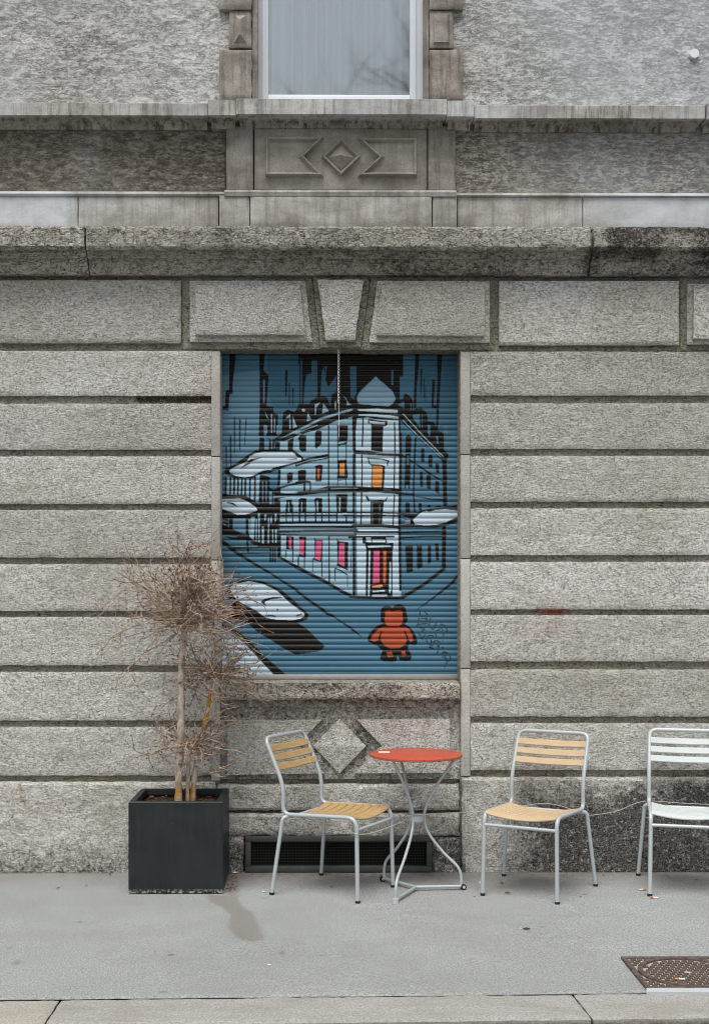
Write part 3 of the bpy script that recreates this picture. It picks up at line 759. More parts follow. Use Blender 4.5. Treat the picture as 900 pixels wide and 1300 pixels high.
# ------------------------------------------------------------------ MURAL painted on the roller shutter
TILE = {1: (275, 440, 8.182), 2: (375, 440, 8.182), 3: (475, 440, 8.182), 4: (275, 540, 8.182), 5: (375, 540, 8.182), 6: (475, 540, 8.182),
        7: (275, 640, 8.182), 8: (375, 640, 8.182), 9: (475, 640, 8.182), 'a': (275, 740, 8.182), 'b': (375, 740, 8.182), 'c': (475, 740, 7.5), 'd': (520, 770, 13.846)}
SS = 4; MX0, MY0, MX1, MY1 = 277, 446, 586, 860
PW, PH = (MX1 - MX0) * SS, (MY1 - MY0) * SS
K = lin('#0d0d0b'); B = lin('#426f87'); B2 = lin('#386379'); SKY = lin('#5c8398'); LF = lin('#88aabb'); W = lin('#aec5d2'); CL = lin('#b6c9d5'); DOM = lin('#7c9eb2')
ORG = lin('#d18a45'); ORD = lin('#bd6030'); PNK = lin('#c4567d'); RED = lin('#a8472b'); PLUM = lin('#8d93b5')
paint = np.zeros((PH, PW, 3)); paint[:] = B
def cv_(t, pts):                          # tile coordinates -> raster; a point may name its own tile as a third value
    out = []
    for p in pts:
        ox, oy, s_ = TILE[p[2] if len(p) > 2 else t]; out.append(((ox + p[0] / s_ - MX0) * SS, (oy + p[1] / s_ - MY0) * SS))
    return out
def pf_(t, col, *pts):
    P = cv_(t, pts); xs_, ys_ = [p[0] for p in P], [p[1] for p in P]
    x0, x1 = max(0, int(min(xs_)) - 1), min(PW, int(max(xs_)) + 2); y0, y1 = max(0, int(min(ys_)) - 1), min(PH, int(max(ys_)) + 2)
    if x1 <= x0 or y1 <= y0: return
    X, Y = np.meshgrid(np.arange(x0, x1) + .5, np.arange(y0, y1) + .5)
    paint[y0:y1, x0:x1][inpoly(X, Y, P)] = col
def st(t, wd, *pts, col=None):            # brush stroke, width in tile units; (w0, w1) tapers along it
    P = cv_(t, pts); s_ = SS / TILE[t][2]; w0, w1 = (wd if isinstance(wd, tuple) else (wd, wd)); w0 *= s_ / 2; w1 *= s_ / 2; m = max(w0, w1) + 2
    n_ = len(P) - 1
    for i in range(n_):
        (xa_, ya_), (xb_, yb_) = P[i], P[i + 1]
        x0, x1 = max(0, int(min(xa_, xb_) - m)), min(PW, int(max(xa_, xb_) + m)); y0, y1 = max(0, int(min(ya_, yb_) - m)), min(PH, int(max(ya_, yb_) + m))
        if x1 <= x0 or y1 <= y0: continue
        X, Y = np.meshgrid(np.arange(x0, x1) + .5, np.arange(y0, y1) + .5)
        dx, dy_ = xb_ - xa_, yb_ - ya_; L2 = dx * dx + dy_ * dy_ + 1e-9
        tt = np.clip(((X - xa_) * dx + (Y - ya_) * dy_) / L2, 0, 1); d_ = np.hypot(X - xa_ - tt * dx, Y - ya_ - tt * dy_)
        ww = w0 + (w1 - w0) * (i + tt) / n_
        paint[y0:y1, x0:x1][d_ < ww] = K if col is None else col
# --- sky
pf_(1, SKY, (60, 300), (450, 250), (450, 920), (440, 280, 4), (130, 440, 4), (60, 480, 4))
pf_(1, B2, (530, 40), (900, 40), (900, 620), (600, 700), (530, 480))
pf_(3, B2, (430, 60), (880, 60), (880, 900), (660, 900), (430, 640))
pf_(1, K, (135, 60), (205, 60), (185, 250), (168, 400), (170, 490), (135, 505), (125, 670), (60, 658), (52, 628), (90, 620), (98, 460), (132, 452))
pf_(1, K, (445, 60), (505, 60), (490, 250), (540, 300), (530, 490), (520, 620), (590, 630), (595, 690), (640, 710), (632, 930), (440, 930), (450, 560))
pf_(1, SKY, (485, 345), (503, 345), (500, 590), (484, 590))
for q in (((500, 668), (548, 765), (520, 735)), ((490, 815), (528, 820), (528, 900), (497, 900)), ((566, 700), (580, 700), (578, 900), (568, 900)), ((600, 740), (608, 740), (605, 890), (597, 890))): pf_(1, LF, *q)
st(1, (26, 14), (727, 255), (722, 515)); st(1, 12, (757, 380), (757, 605)); st(1, (14, 6), (795, 440), (793, 625))
# dark roofscape across the top centre
pf_(1, K, (860, 60), (860, 600), (840, 640), (900, 700), (330, 690, 2), (640, 600, 2), (640, 40, 2))
pf_(2, K, (30, 40), (900, 40), (300, 40, 3), (300, 310, 3), (265, 312, 3), (265, 545, 3), (215, 560, 3), (150, 620, 3), (640, 620), (300, 690), (40, 640))
for q in (((0, 180), (42, 180), (45, 580), (25, 610), (0, 600)), ((170, 145), (226, 145), (230, 540), (165, 560), (140, 600), (100, 595), (85, 590), (98, 380), (118, 290), (165, 280)),
          ((272, 270), (300, 205), (328, 205), (312, 345), (345, 420), (425, 305), (428, 470), (380, 500), (365, 630), (335, 540), (262, 515)),
          ((568, 205), (632, 205), (634, 480), (606, 550), (572, 520))): pf_(2, B2, *q)
st(1, 14, (880, 130), (880, 590), col=B2)
pf_(3, B2, (175, 250), (202, 235), (197, 400), (175, 400))
st(2, (10, 3), (300, 215), (318, 330)); st(2, 12, (270, 260), (268, 330))
# domed turret
pf_(2, K, (830, 270), (640, 480), (605, 560), (600, 640), (900, 660), (150, 660, 3), (270, 560, 3), (220, 440, 3), (60, 300, 3))
pf_(2, DOM, (832, 312), (790, 355), (720, 420), (665, 475), (640, 525), (640, 565), (662, 597), (760, 604), (0, 612, 3), (150, 618, 3), (205, 585, 3), (222, 535, 3), (190, 465, 3), (100, 385, 3), (40, 335, 3), (15, 308, 3))
# right skyline
pf_(3, K, (425, 60), (465, 60), (455, 300), (440, 420), (432, 640), (405, 640), (415, 400)); st(3, (18, 8), (490, 235), (482, 490)); st(3, 8, (515, 330), (517, 540)); st(3, 6, (530, 400), (533, 570))
pf_(3, K, (650, 60), (708, 60), (690, 300), (672, 640), (658, 880), (640, 880), (645, 640), (592, 635), (600, 340), (632, 345), (615, 610), (645, 610), (655, 300))
# right facade
pf_(3, B, (255, 740), (330, 740), (700, 360, 6), (745, 370, 6), (745, 660, 9), (260, 900, 9))
# left facade
pf_(2, LF, (0, 890), (110, 900), (330, 800), (600, 700), (610, 120, 'b'), (560, 125, 'b'), (340, 800, 8), (660, 545, 7), (660, 150, 4))
# corner tower
pf_(2, W, (640, 640), (900, 640), (245, 655, 3), (262, 740, 3), (255, 120, 'c'), (640, 130, 'b'), (625, 740))
# left roof and dormers
pf_(1, K, (640, 930), (680, 900), (690, 690), (740, 655), (810, 680), (840, 640), (850, 600), (900, 600), (30, 600, 2), (110, 600, 2), (145, 640, 2), (165, 650, 2), (175, 560, 2), (230, 520, 2), (310, 515, 2), (345, 580, 2), (362, 640, 2), (375, 500, 2), (440, 480, 2), (510, 495, 2), (560, 570, 2), (620, 600, 2), (640, 700, 2), (590, 730, 2), (430, 770, 2), (240, 860, 2), (110, 900, 2), (700, 165, 4), (590, 155, 4))
for q in (((718, 745), (765, 700), (772, 850), (758, 865), (758, 735), (730, 750)), ((790, 722), (838, 835), (795, 850))): pf_(1, LF, *q)
for q in (((65, 652), (90, 640), (106, 660), (95, 682), (70, 672)), ((128, 682), (166, 758), (120, 780)), ((203, 600), (262, 578), (242, 602), (218, 640), (213, 712), (203, 712)), ((290, 590), (348, 670), (276, 702)),
          ((478, 498), (500, 520), (560, 590), (580, 602), (535, 612), (530, 540)), ((410, 575), (424, 560), (424, 650), (410, 655))): pf_(2, LF, *q)
pf_(4, LF, (642, 148), (900, 12), (0, 880, 2), (250, 745, 2), (420, 690, 2), (580, 645, 2), (602, 648, 2), (580, 668, 2), (430, 712, 2), (255, 770, 2), (0, 900, 2), (760, 100, 4))
st(4, (9, 9), (785, 142), (880, 90), (0, 905, 2), (240, 812, 2), col=LF)
st(2, 14, (240, 812), (380, 760), (540, 745))
pf_(2, LF, (450, 770), (530, 745), (530, 770), (450, 800))
# tower top
pf_(2, K, (600, 600), (760, 602), (0, 615, 3), (240, 620, 3), (290, 640, 3), (260, 770, 3), (0, 752, 3), (760, 738), (610, 745))
pf_(2, W, (640, 652), (900, 640), (0, 642, 3), (245, 660, 3), (240, 692, 3), (0, 680, 3), (900, 680), (660, 668))
pf_(2, W, (650, 705), (760, 700), (900, 704), (0, 702, 3), (170, 715, 3), (262, 732, 3), (255, 752, 3), (100, 738, 3), (0, 726, 3), (900, 732), (800, 724), (660, 718))
# floor 3 of the tower
st(2, 16, (702, 740), (699, 900), (694, 215, 5)); pf_(2, K, (590, 730), (640, 720), (625, 900), (625, 260, 5), (595, 260, 5))
pf_(2, K, (752, 757), (772, 752), (900, 770), (135, 772, 3), (135, 815, 3), (112, 830, 3), (95, 830, 3), (85, 275, 6), (785, 262, 5), (788, 805, 2), (752, 800, 2))
pf_(2, W, (768, 772), (900, 786), (112, 786, 3), (108, 812, 3), (0, 806, 3), (768, 792))
st(3, 13, (210, 790), (214, 130, 6), (214, 285, 6)); st(3, 30, (265, 745), (272, 260, 6), (268, 640, 6), (262, 100, 9), (268, 890, 9))
pf_(5, K, (600, 258), (640, 262), (780, 268), (900, 285), (0, 285, 6), (285, 292, 6), (330, 340, 6), (285, 325, 6), (100, 318, 6), (0, 312, 6), (900, 312), (610, 300))
# floor 2
st(5, 14, (688, 310), (693, 440), (690, 630)); st(6, 14, (212, 330), (206, 650)); pf_(5, K, (595, 300), (626, 300), (618, 460), (622, 640), (596, 640))
st(5, 14, (752, 342), (900, 352), (150, 372, 6), (136, 392, 6), (138, 415, 6)); st(5, 12, (756, 345), (770, 400))
pf_(5, K, (770, 398), (900, 412), (112, 425, 6), (98, 655, 6), (785, 655), (795, 430))
pf_(5, ORG, (802, 420), (900, 428), (88, 432, 6), (75, 642, 6), (0, 642, 6), (795, 632))
pf_(5, W, (768, 355), (900, 366), (128, 384, 6), (126, 408, 6), (0, 396, 6), (775, 388))
# dark floor band
pf_(4, K, (590, 735), (900, 712), (0, 690, 5), (200, 672, 5), (340, 630, 5), (620, 630, 5), (900, 648, 5), (100, 645, 6), (270, 660, 6), (290, 700, 6), (415, 708, 6), (412, 728, 6), (275, 720, 6), (0, 695, 6), (620, 700, 5), (350, 702, 5), (0, 735, 5), (600, 770, 4))
st(5, 10, (170, 675), (340, 662), (345, 655), col=LF); st(5, (10, 2), (370, 660), (600, 652), (660, 660), col=LF); st(6, 6, (100, 668), (180, 672), col=LF)
# left facade, upper windows
pf_(4, K, (740, 165), (800, 130), (795, 265), (740, 262)); pf_(4, LF, (800, 140), (852, 128), (855, 285), (830, 290), (798, 260))
pf_(4, K, (590, 150), (660, 185), (655, 250), (610, 262), (440, 262), (450, 130)); pf_(4, LF, (664, 192), (735, 168), (730, 250), (664, 250))
for q in (((490, 0), (530, 0), (525, 60), (515, 110), (495, 110)), ((500, 130), (545, 150), (542, 250), (500, 250)), ((568, 110), (582, 110), (580, 245), (566, 245)), ((600, 190), (612, 190), (606, 240), (598, 240)), ((625, 0), (680, 0), (670, 90), (622, 95))): pf_(4, SKY, *q)
pf_(5, K, (25, 140), (50, 100), (115, 105), (112, 270), (70, 275), (40, 250), (40, 160)); pf_(5, K, (205, 80), (225, 52), (265, 55), (275, 80), (270, 200), (235, 225), (222, 245), (205, 230))
st(5, 17, (345, 0), (345, 300), (345, 660)); pf_(5, K, (432, 0), (545, 0), (545, 130), (530, 200), (450, 210), (440, 180)); st(5, (30, 8), (450, 192), (525, 165), col=LF); st(5, 18, (450, 205), (530, 185))
st(5, 10, (440, 130), (440, 390)); st(5, 10, (528, 180), (528, 390)); pf_(5, K, (435, 362), (530, 358), (545, 520), (540, 552), (430, 552), (440, 480))
pf_(5, ORG, (460, 395), (512, 390), (510, 525), (458, 520)); st(5, 14, (440, 572), (520, 560)); st(5, 9, (440, 560), (440, 635)); st(5, 9, (525, 560), (530, 650)); st(5, 8, (450, 568), (515, 560), col=LF)
st(5, 20, (612, 0), (608, 260))
# second string: stroke across the left facade
pf_(5, K, (0, 375), (120, 340), (350, 295), (350, 350), (180, 375), (60, 415), (0, 435)); st(5, 9, (10, 402), (160, 362), (335, 330), col=LF)
# orange small window, neighbours
pf_(5, K, (195, 425), (255, 408), (285, 415), (272, 580), (210, 590), (212, 440)); pf_(5, ORD, (228, 450), (252, 440), (250, 565), (230, 560))
pf_(5, K, (28, 470), (100, 458), (112, 480), (108, 570), (160, 580), (165, 660), (150, 680), (150, 600), (105, 600), (105, 690), (85, 690), (85, 600), (0, 612), (0, 590), (30, 575))
pf_(4, K, (730, 510), (750, 490), (795, 492), (790, 580), (735, 610)); pf_(4, K, (640, 460), (670, 460), (660, 620), (630, 640)); pf_(4, K, (850, 470), (900, 460), (900, 580), (850, 585))
pf_(4, K, (640, 640), (900, 580), (900, 605), (760, 630), (670, 660), (665, 700), (740, 710), (900, 695), (900, 730), (640, 735))
# third string windows of the left facade
for q in (((35, 770), (60, 755), (118, 760), (115, 900), (40, 900)), ((195, 770), (220, 750), (280, 760), (275, 900), (215, 900)), ((420, 720), (540, 715), (535, 900), (430, 900))): pf_(5, K, *q)
for q in (((62, 785), (74, 785), (74, 900), (58, 900)), ((218, 785), (240, 780), (240, 900), (225, 900)), ((455, 750), (470, 750), (470, 900), (452, 900))): pf_(5, LF, *q)
st(5, 17, (345, 700), (350, 900)); st(5, 22, (605, 700), (603, 900)); st(5, 14, (687, 700), (684, 900), (680, 215, 8))
for q in (((720, 780), (780, 768), (790, 900), (760, 900), (740, 850)), ((860, 790), (900, 785), (900, 900), (855, 900))): pf_(4, K, *q)
st(4, 10, (750, 800), (755, 900), col=LF); st(4, 8, (885, 800), (885, 900), col=LF)
pf_(4, K, (640, 790), (662, 790), (662, 900), (625, 900)); pf_(7, K, (635, 0), (660, 0), (655, 200), (620, 200)); pf_(7, K, (720, 0), (740, 0), (745, 90), (715, 90)); pf_(7, K, (765, 0), (795, 0), (795, 90), (765, 90)); pf_(7, K, (850, 0), (880, 0), (880, 90), (855, 90))
pf_(8, K, (35, 0), (60, 0), (60, 90), (38, 90)); pf_(8, K, (80, 0), (115, 0), (115, 90), (78, 90)); pf_(8, K, (205, 0), (220, 0), (220, 90), (208, 90)); pf_(8, K, (245, 0), (280, 0), (278, 90), (240, 90)); pf_(8, K, (430, 0), (448, 0), (448, 90), (432, 90)); pf_(8, K, (470, 0), (535, 0), (530, 90), (468, 90))
# floor 1 of the tower
st(5, 22, (740, 742), (758, 778)); st(5, 13, (750, 775), (900, 782), (115, 785, 6), (132, 755, 6)); pf_(5, K, (780, 790), (100, 790, 6), (98, 820, 6), (75, 240, 9), (780, 235, 8)); st(5, 5, (798, 812), (892, 808), col=LF); st(5, 5, (798, 812), (800, 220, 8), col=LF); st(8, 5, (875, 0), (872, 220), col=LF)
st(6, 14, (210, 730), (205, 0, 9), (194, 230, 9)); st(6, 18, (0, 815), (90, 812))
# balustrade bands
st(7, 15, (640, 92), (900, 90), (600, 88, 8)); st(8, 15, (600, 90), (900, 88), (100, 90, 9), (270, 98, 9)); st(7, 20, (640, 122), (900, 118), (600, 118, 8)); st(8, 18, (600, 122), (900, 120), (265, 122, 9))
for x in (725, 790, 865): st(7, 14, (x, 90), (x, 190))
for x in (42, 105, 210, 275, 350, 432, 530, 605): st(8, 16, (x, 90), (x, 190))
st(7, 24, (620, 195), (900, 190), (600, 190, 8)); st(8, 34, (600, 225), (900, 225), (260, 238, 9)); st(7, 20, (600, 235), (900, 235), (600, 232, 8)); st(8, 16, (0, 235), (600, 240))
st(7, 26, (620, 285), (900, 280), (640, 275, 8)); st(8, 20, (640, 290), (900, 292), (260, 292, 9)); st(7, 16, (640, 318), (900, 325), (620, 328, 8)); st(8, 22, (610, 340), (900, 340), (200, 338, 9))
for a_, b__ in ((800, 860), (60, 105), (210, 285), (440, 525)): st(8 if a_ < 700 else 7, 9, (a_, 303), (b__, 303), col=LF)
st(8, 18, (450, 108), (530, 98), col=LF)
# ground floor: pink shop windows
pf_(7, K, (725, 330), (800, 335), (800, 475), (720, 470)); pf_(7, PNK, (750, 347), (780, 345), (779, 468), (753, 458))
pf_(7, K, (855, 335), (900, 340), (900, 540), (858, 530)); pf_(7, PNK, (875, 368), (900, 365), (900, 530), (875, 522))
pf_(8, K, (38, 340), (112, 340), (108, 555), (0, 540), (40, 525)); pf_(8, PNK, (0, 367), (0, 367), (50, 367), (93, 364), (88, 536), (48, 522))
pf_(8, LF, (0, 340), (40, 340), (40, 530), (0, 540))
pf_(8, K, (200, 345), (220, 375), (285, 375), (278, 605), (175, 575), (200, 550)); pf_(8, PNK, (216, 385), (276, 390), (262, 592), (204, 568))
pf_(8, K, (430, 350), (455, 385), (548, 395), (545, 692), (425, 635), (440, 600)); pf_(8, PNK, (456, 400), (512, 405), (512, 656), (446, 616))
st(8, (16, 12), (412, 668), (470, 690), (538, 735)); st(8, 9, (412, 670), (413, 800)); st(8, 9, (540, 735), (540, 860))
for x, y0, y1 in ((180, 575, 700), (275, 600, 750), (95, 555, 670), (33, 540, 640)): st(8, 10, (x, y0), (x, y1))
st(7, 12, (795, 480), (790, 600)); st(7, 12, (848, 560), (848, 640)); st(7, 10, (725, 480), (715, 560))
st(8, 15, (350, 340), (352, 810)); st(8, 27, (607, 345), (608, 900), (606, 135, 'b')); pf_(8, K, (545, 320), (610, 320), (605, 350), (550, 355)); st(8, 8, (585, 350), (575, 700))
st(7, 30, (655, 330), (655, 545)); st(7, (26, 34), (640, 540), (780, 625), (900, 685), (0, 652, 8), (340, 822, 8), (480, 905, 8), (570, 130, 'b'))
st('b', 27, (570, 140), (700, 152), (900, 155), (0, 145, 'c'), (270, 142, 'c')); st('c', 32, (268, 140), (480, 10), (725, 670, 9))
# door of the tower
pf_(8, K, (695, 345), (735, 345), (735, 395), (900, 402), (140, 405, 9), (205, 400, 9), (205, 465, 9), (190, 470, 9), (185, 130, 'c'), (730, 140, 'b'), (735, 470, 8), (725, 415), (698, 410))
pf_(8, K, (780, 345), (120, 345, 9), (135, 400, 9), (790, 400, 8))
pf_(8, W, (735, 345), (782, 345), (782, 392), (735, 392)); pf_(8, W, (798, 366), (900, 366), (120, 372, 9), (116, 396, 9), (798, 396)); pf_(8, W, (752, 432), (900, 424), (168, 428, 9), (170, 442, 9), (752, 452))
pf_(9, W, (142, 350), (186, 350), (182, 402), (142, 402)); pf_(9, W, (204, 350), (248, 352), (258, 900), (240, 125, 'c'), (172, 125, 'c'), (188, 560))
pf_(8, W, (762, 480), (778, 480), (772, 900), (752, 900)); pf_('b', W, (752, 0), (774, 0), (770, 138), (752, 138)); pf_(9, W, (160, 600), (172, 600), (178, 900), (152, 900)); pf_('c', W, (145, 0), (158, 0), (152, 95), (142, 95))
pf_(8, PNK, (812, 485), (900, 480), (56, 480, 9), (56, 815, 9), (0, 822, 9), (802, 824)); pf_(9, ORD, (95, 482), (126, 485), (120, 822), (92, 815))
pf_(8, ORG, (795, 850), (900, 836), (78, 838, 9), (92, 852, 9), (60, 868, 9), (0, 868, 9), (800, 872)); pf_('b', W, (800, 82), (900, 75), (0, 72, 'c'), (100, 65, 'c'), (100, 80, 'c'), (0, 86, 'c'), (800, 94)); pf_('b', W, (795, 122), (900, 118), (0, 112, 'c'), (122, 108, 'c'), (122, 128, 'c'), (0, 130, 'c'), (795, 140))
# right roof and facade details
pf_(3, K, (160, 622), (220, 562), (300, 540), (310, 500), (325, 488), (385, 530), (400, 570), (400, 650), (480, 630), (545, 690), (555, 775), (620, 785), (650, 860), (690, 890), (660, 60, 6), (690, 65, 6), (722, 90, 6), (722, 250, 6), (775, 305, 6), (750, 370, 6), (700, 370, 6), (600, 265, 6), (430, 110, 6), (310, 0, 6), (255, 760), (245, 660))
for q in (((240, 605), (300, 570), (312, 580), (312, 640), (280, 625)), ((372, 590), (384, 590), (384, 660), (376, 660)), ((398, 590), (408, 590), (410, 665), (402, 665)), ((398, 712), (470, 700), (478, 850), (400, 745)), ((492, 700), (500, 700), (498, 850), (490, 840)), ((552, 812), (580, 812), (582, 900), (575, 120, 6), (552, 900))): pf_(3, B, *q)
pf_(6, B, (640, 110), (660, 110), (665, 190), (650, 190)); pf_(6, B, (720, 0), (760, 0), (760, 280), (722, 245))
st(3, 11, (300, 700), (480, 900), (715, 325, 6), col=LF); st(3, 10, (300, 770), (420, 895), (690, 330, 6), col=LF)
pf_(3, B, (275, 770), (300, 800), (430, 920), (430, 110, 6), (300, 20, 6), (275, 900))
st(6, 18, (428, 130), (412, 500), (408, 710), (420, 80, 9))
for q in (((325, 120), (355, 95), (385, 120), (380, 285), (322, 285)), ((325, 290), (375, 290), (372, 560), (365, 665), (355, 660), (352, 620), (328, 620), (325, 660), (312, 655), (318, 420)), ((485, 245), (500, 235), (520, 245), (518, 385), (485, 375)), ((560, 315), (582, 300), (605, 315), (600, 440), (562, 432)), ((632, 400), (650, 388), (670, 400), (670, 502), (640, 488)),
          ((472, 490), (488, 478), (506, 490), (505, 645), (475, 635)), ((540, 525), (565, 505), (590, 525), (585, 668), (545, 655)), ((632, 575), (672, 580), (672, 712), (630, 690)), ((322, 810), (345, 795), (368, 810), (370, 90, 9), (325, 90, 9)), ((458, 808), (492, 808), (490, 70, 9), (462, 60, 9)), ((548, 830), (588, 822), (585, 850), (550, 850)), ((640, 838), (690, 830), (690, 850), (640, 850))): pf_(6, K, *q)
pf_(6, B, (340, 320), (362, 320), (358, 408), (336, 405)); st(6, (10, 22), (290, 310), (430, 400), (560, 490)); st(6, (22, 12), (560, 490), (640, 540), (712, 582)); st(6, (10, 18), (425, 735), (600, 770), (720, 775))
pf_(6, K, (705, 360), (750, 360), (755, 840), (715, 840))
# cloud on the right
pf_(9, K, (270, 92), (430, 100), (480, 885, 6), (600, 860, 6), (740, 848, 6), (865, 825, 6), (870, 180), (760, 222), (640, 246), (420, 240), (260, 238), (260, 215), (320, 212), (320, 150), (375, 175), (360, 145), (270, 115))
pf_(9, PLUM, (322, 165), (372, 172), (372, 205), (322, 210)); pf_(9, B, (280, 130), (310, 130), (300, 200), (278, 200))
pf_(9, CL, (400, 165), (450, 118), (490, 85), (540, 70), (570, 80), (640, 60), (740, 55), (868, 66), (868, 132), (790, 165), (740, 190), (640, 215), (520, 217), (422, 210)); pf_(9, B, (500, 20), (560, 8), (715, 15), (700, 0), (500, 0))
# right ground floor
st(9, 20, (275, 297), (500, 290), (740, 284)); st(9, 20, (270, 350), (500, 338), (740, 336)); pf_(9, K, (705, 225), (745, 225), (742, 660), (698, 650))
for q in (((322, 435), (398, 428), (398, 700), (335, 714)), ((442, 430), (495, 428), (500, 655), (445, 678)), ((555, 428), (588, 424), (592, 610), (555, 622)), ((630, 415), (665, 410), (672, 580), (640, 588))): pf_(9, K, *q)
st(9, (26, 30), (870, 740), (740, 0, 'c')); st('c', (26, 5), (740, 0), (600, 112), (480, 202), (405, 255))
# left background: thin trees, fence and far houses
for x0, y0, x1, y1, w_ in ((102, 230, 104, 440, 15), (147, 110, 150, 420, 17), (188, -75, 188, 285, 14), (245, -55, 244, 258, 16), (308, -60, 293, 210, 11)): st(4, (w_, w_ * .6), (x0, y0), (x1, y1))
pf_(4, LF, (90, 540), (450, 510), (450, 790), (400, 790), (320, 740), (90, 715))
for x, y1 in ((100, 715), (147, 710), (187, 712), (227, 715), (265, 720), (302, 730), (350, 755), (402, 800)): st(4, 19, (x, 545), (x - 4, y1))
pf_(4, K, (450, 510), (560, 540), (640, 640), (640, 870), (440, 870), (440, 800))
for q in (((475, 580), (487, 580), (487, 800), (478, 810)), ((512, 580), (524, 580), (522, 800), (512, 805)), ((545, 690), (580, 690), (572, 860), (548, 850)), ((590, 720), (600, 720), (600, 880), (592, 880)), ((490, 510), (640, 500), (630, 545), (560, 550), (545, 535))): pf_(4, SKY, *q)
pf_(4, B2, (550, 560), (635, 560), (630, 655), (590, 670), (555, 650))
st(4, 12, (600, 740), (900, 735), col=LF); pf_(4, K, (560, 860), (640, 870), (640, 900), (560, 900))
pf_(7, K, (40, 0), (640, 0), (640, 440), (560, 445), (430, 440), (170, 280), (40, 280))
pf_(7, SKY, (172, 150), (305, 150), (305, 320), (172, 262))
for q in (((360, 130), (400, 130), (390, 380), (345, 340)), ((335, 160), (350, 160), (345, 320), (335, 310)), ((432, 100), (450, 90), (448, 400), (436, 390)), ((412, 160), (424, 160), (418, 390), (408, 385)), ((472, 235), (496, 235), (492, 410), (472, 405)), ((536, 140), (548, 140), (545, 405), (534, 410)), ((500, 110), (520, 105), (510, 170), (498, 170)), ((560, 130), (578, 130), (575, 200), (560, 200)), ((580, 260), (592, 260), (590, 400), (578, 400)), ((606, 100), (625, 95), (622, 170), (605, 190)), ((608, 260), (628, 260), (624, 400), (610, 400))): pf_(7, LF, *q)
st(7, 14, (40, 140), (70, 175), (130, 190), col=SKY); st(7, 12, (40, 185), (100, 220), col=SKY); st(7, 7, (128, 150), (128, 245), col=SKY)
pf_(7, B, (40, 300), (150, 300), (440, 465), (640, 460), (640, 600), (40, 420))
pf_(7, K, (30, 255), (160, 265), (300, 330), (440, 425), (640, 425), (640, 452), (430, 455), (340, 385), (200, 335), (40, 315)); pf_(7, K, (70, 325), (180, 345), (340, 355), (330, 372), (150, 365))
st(7, 24, (140, 456), (330, 452), (545, 447)); st(7, 15, (220, 513), (400, 508), (545, 505)); st(7, 14, (200, 433), (420, 432), col=SKY); st(7, 22, (320, 385), (330, 500))
for x in (560, 585, 610): st(7, 17, (x, 440), (x, 600))
st(7, 14, (640, 440), (640, 560))
# cloud 1 and cloud 2
pf_(4, K, (82, 490), (95, 445), (130, 438), (210, 390), (330, 305), (400, 262), (600, 255), (800, 258), (840, 285), (905, 340), (895, 372), (860, 392), (740, 425), (640, 462), (600, 475), (560, 495), (480, 503), (430, 520), (380, 555), (180, 552), (120, 520))
pf_(4, CL, (133, 475), (160, 450), (200, 430), (320, 375), (345, 325), (410, 290), (480, 277), (790, 275), (815, 300), (835, 328), (880, 340), (882, 360), (850, 374), (700, 415), (590, 440), (570, 460), (490, 468), (440, 490), (370, 530), (300, 542), (210, 530), (150, 500))
pf_(4, K, (245, 452), (300, 402), (345, 385), (350, 400), (290, 430)); pf_(4, K, (318, 378), (355, 350), (478, 333), (430, 352), (340, 388)); st(4, (4, 16), (740, 352), (830, 350))
pf_(4, K, (30, 708), (130, 725), (300, 728), (350, 760), (430, 810), (480, 860), (640, 885), (640, 60, 7), (430, 72, 7), (380, 100, 7), (310, 132, 7), (160, 138, 7), (30, 90, 7))
pf_(4, CL, (30, 755), (65, 765), (130, 765), (240, 760), (320, 790), (410, 850), (425, 880), (418, 68, 7), (360, 90, 7), (300, 108, 7), (220, 112, 7), (130, 76, 7), (30, 40, 7))
pf_(4, K, (103, 808), (120, 798), (170, 802), (200, 825), (222, 848), (160, 822))
# kerb line of the painted street, shape in the lower left and its shadow
st(7, (44, 30), (30, 380), (90, 410), (200, 500), (290, 555)); st(7, (30, 22), (290, 555), (400, 625), (550, 712)); st(7, (18, 26), (550, 712), (700, 810), (840, 898)); st('b', (24, 30), (0, 72), (150, 188), (280, 275)); st('b', (34, 24), (280, 275), (330, 320), (395, 345)); st('b', (12, 26), (395, 350), (560, 460), (600, 490)); st('b', (26, 4), (600, 490), (690, 560))
pf_('a', K, (60, 240), (250, 230), (380, 300), (500, 380), (700, 400), (850, 400), (0, 405, 'b'), (35, 420, 'b'), (110, 470, 'b'), (190, 545, 'b'), (240, 600, 'b'), (290, 635, 'b'), (300, 660, 'b'), (285, 690, 'b'), (240, 712, 'b'), (100, 730, 'b'), (0, 745, 'b'), (820, 745), (700, 680), (560, 590), (440, 520), (330, 425), (180, 395), (60, 330))
pf_('a', K, (110, 60), (150, 0), (230, 780, 7), (380, 783, 7), (480, 800, 7), (600, 855, 7), (690, 900, 7), (640, 45), (780, 160), (900, 265), (0, 205, 'b'), (100, 290, 'b'), (140, 330, 'b'), (125, 375, 'b'), (60, 408, 'b'), (0, 412, 'b'), (700, 405), (500, 395), (250, 305), (110, 150))
pf_('a', CL, (140, 60), (190, 0), (230, 822, 7), (340, 802, 7), (480, 828, 7), (590, 880, 7), (640, 90), (700, 150), (760, 205), (900, 312), (0, 245, 'b'), (60, 290, 'b'), (95, 318, 'b'), (92, 348, 'b'), (50, 372, 'b'), (0, 382, 'b'), (800, 386), (640, 385), (510, 360), (400, 280), (260, 210), (180, 140))
pf_('a', K, (455, 195), (500, 165), (580, 148), (678, 142), (682, 154), (580, 168), (510, 192), (500, 210), (522, 245), (485, 220)); st('a', 15, (515, 343), (560, 338), (610, 348)); st('a', (18, 10), (835, 342), (888, 322)); st('a', 14, (632, 275), (638, 277))
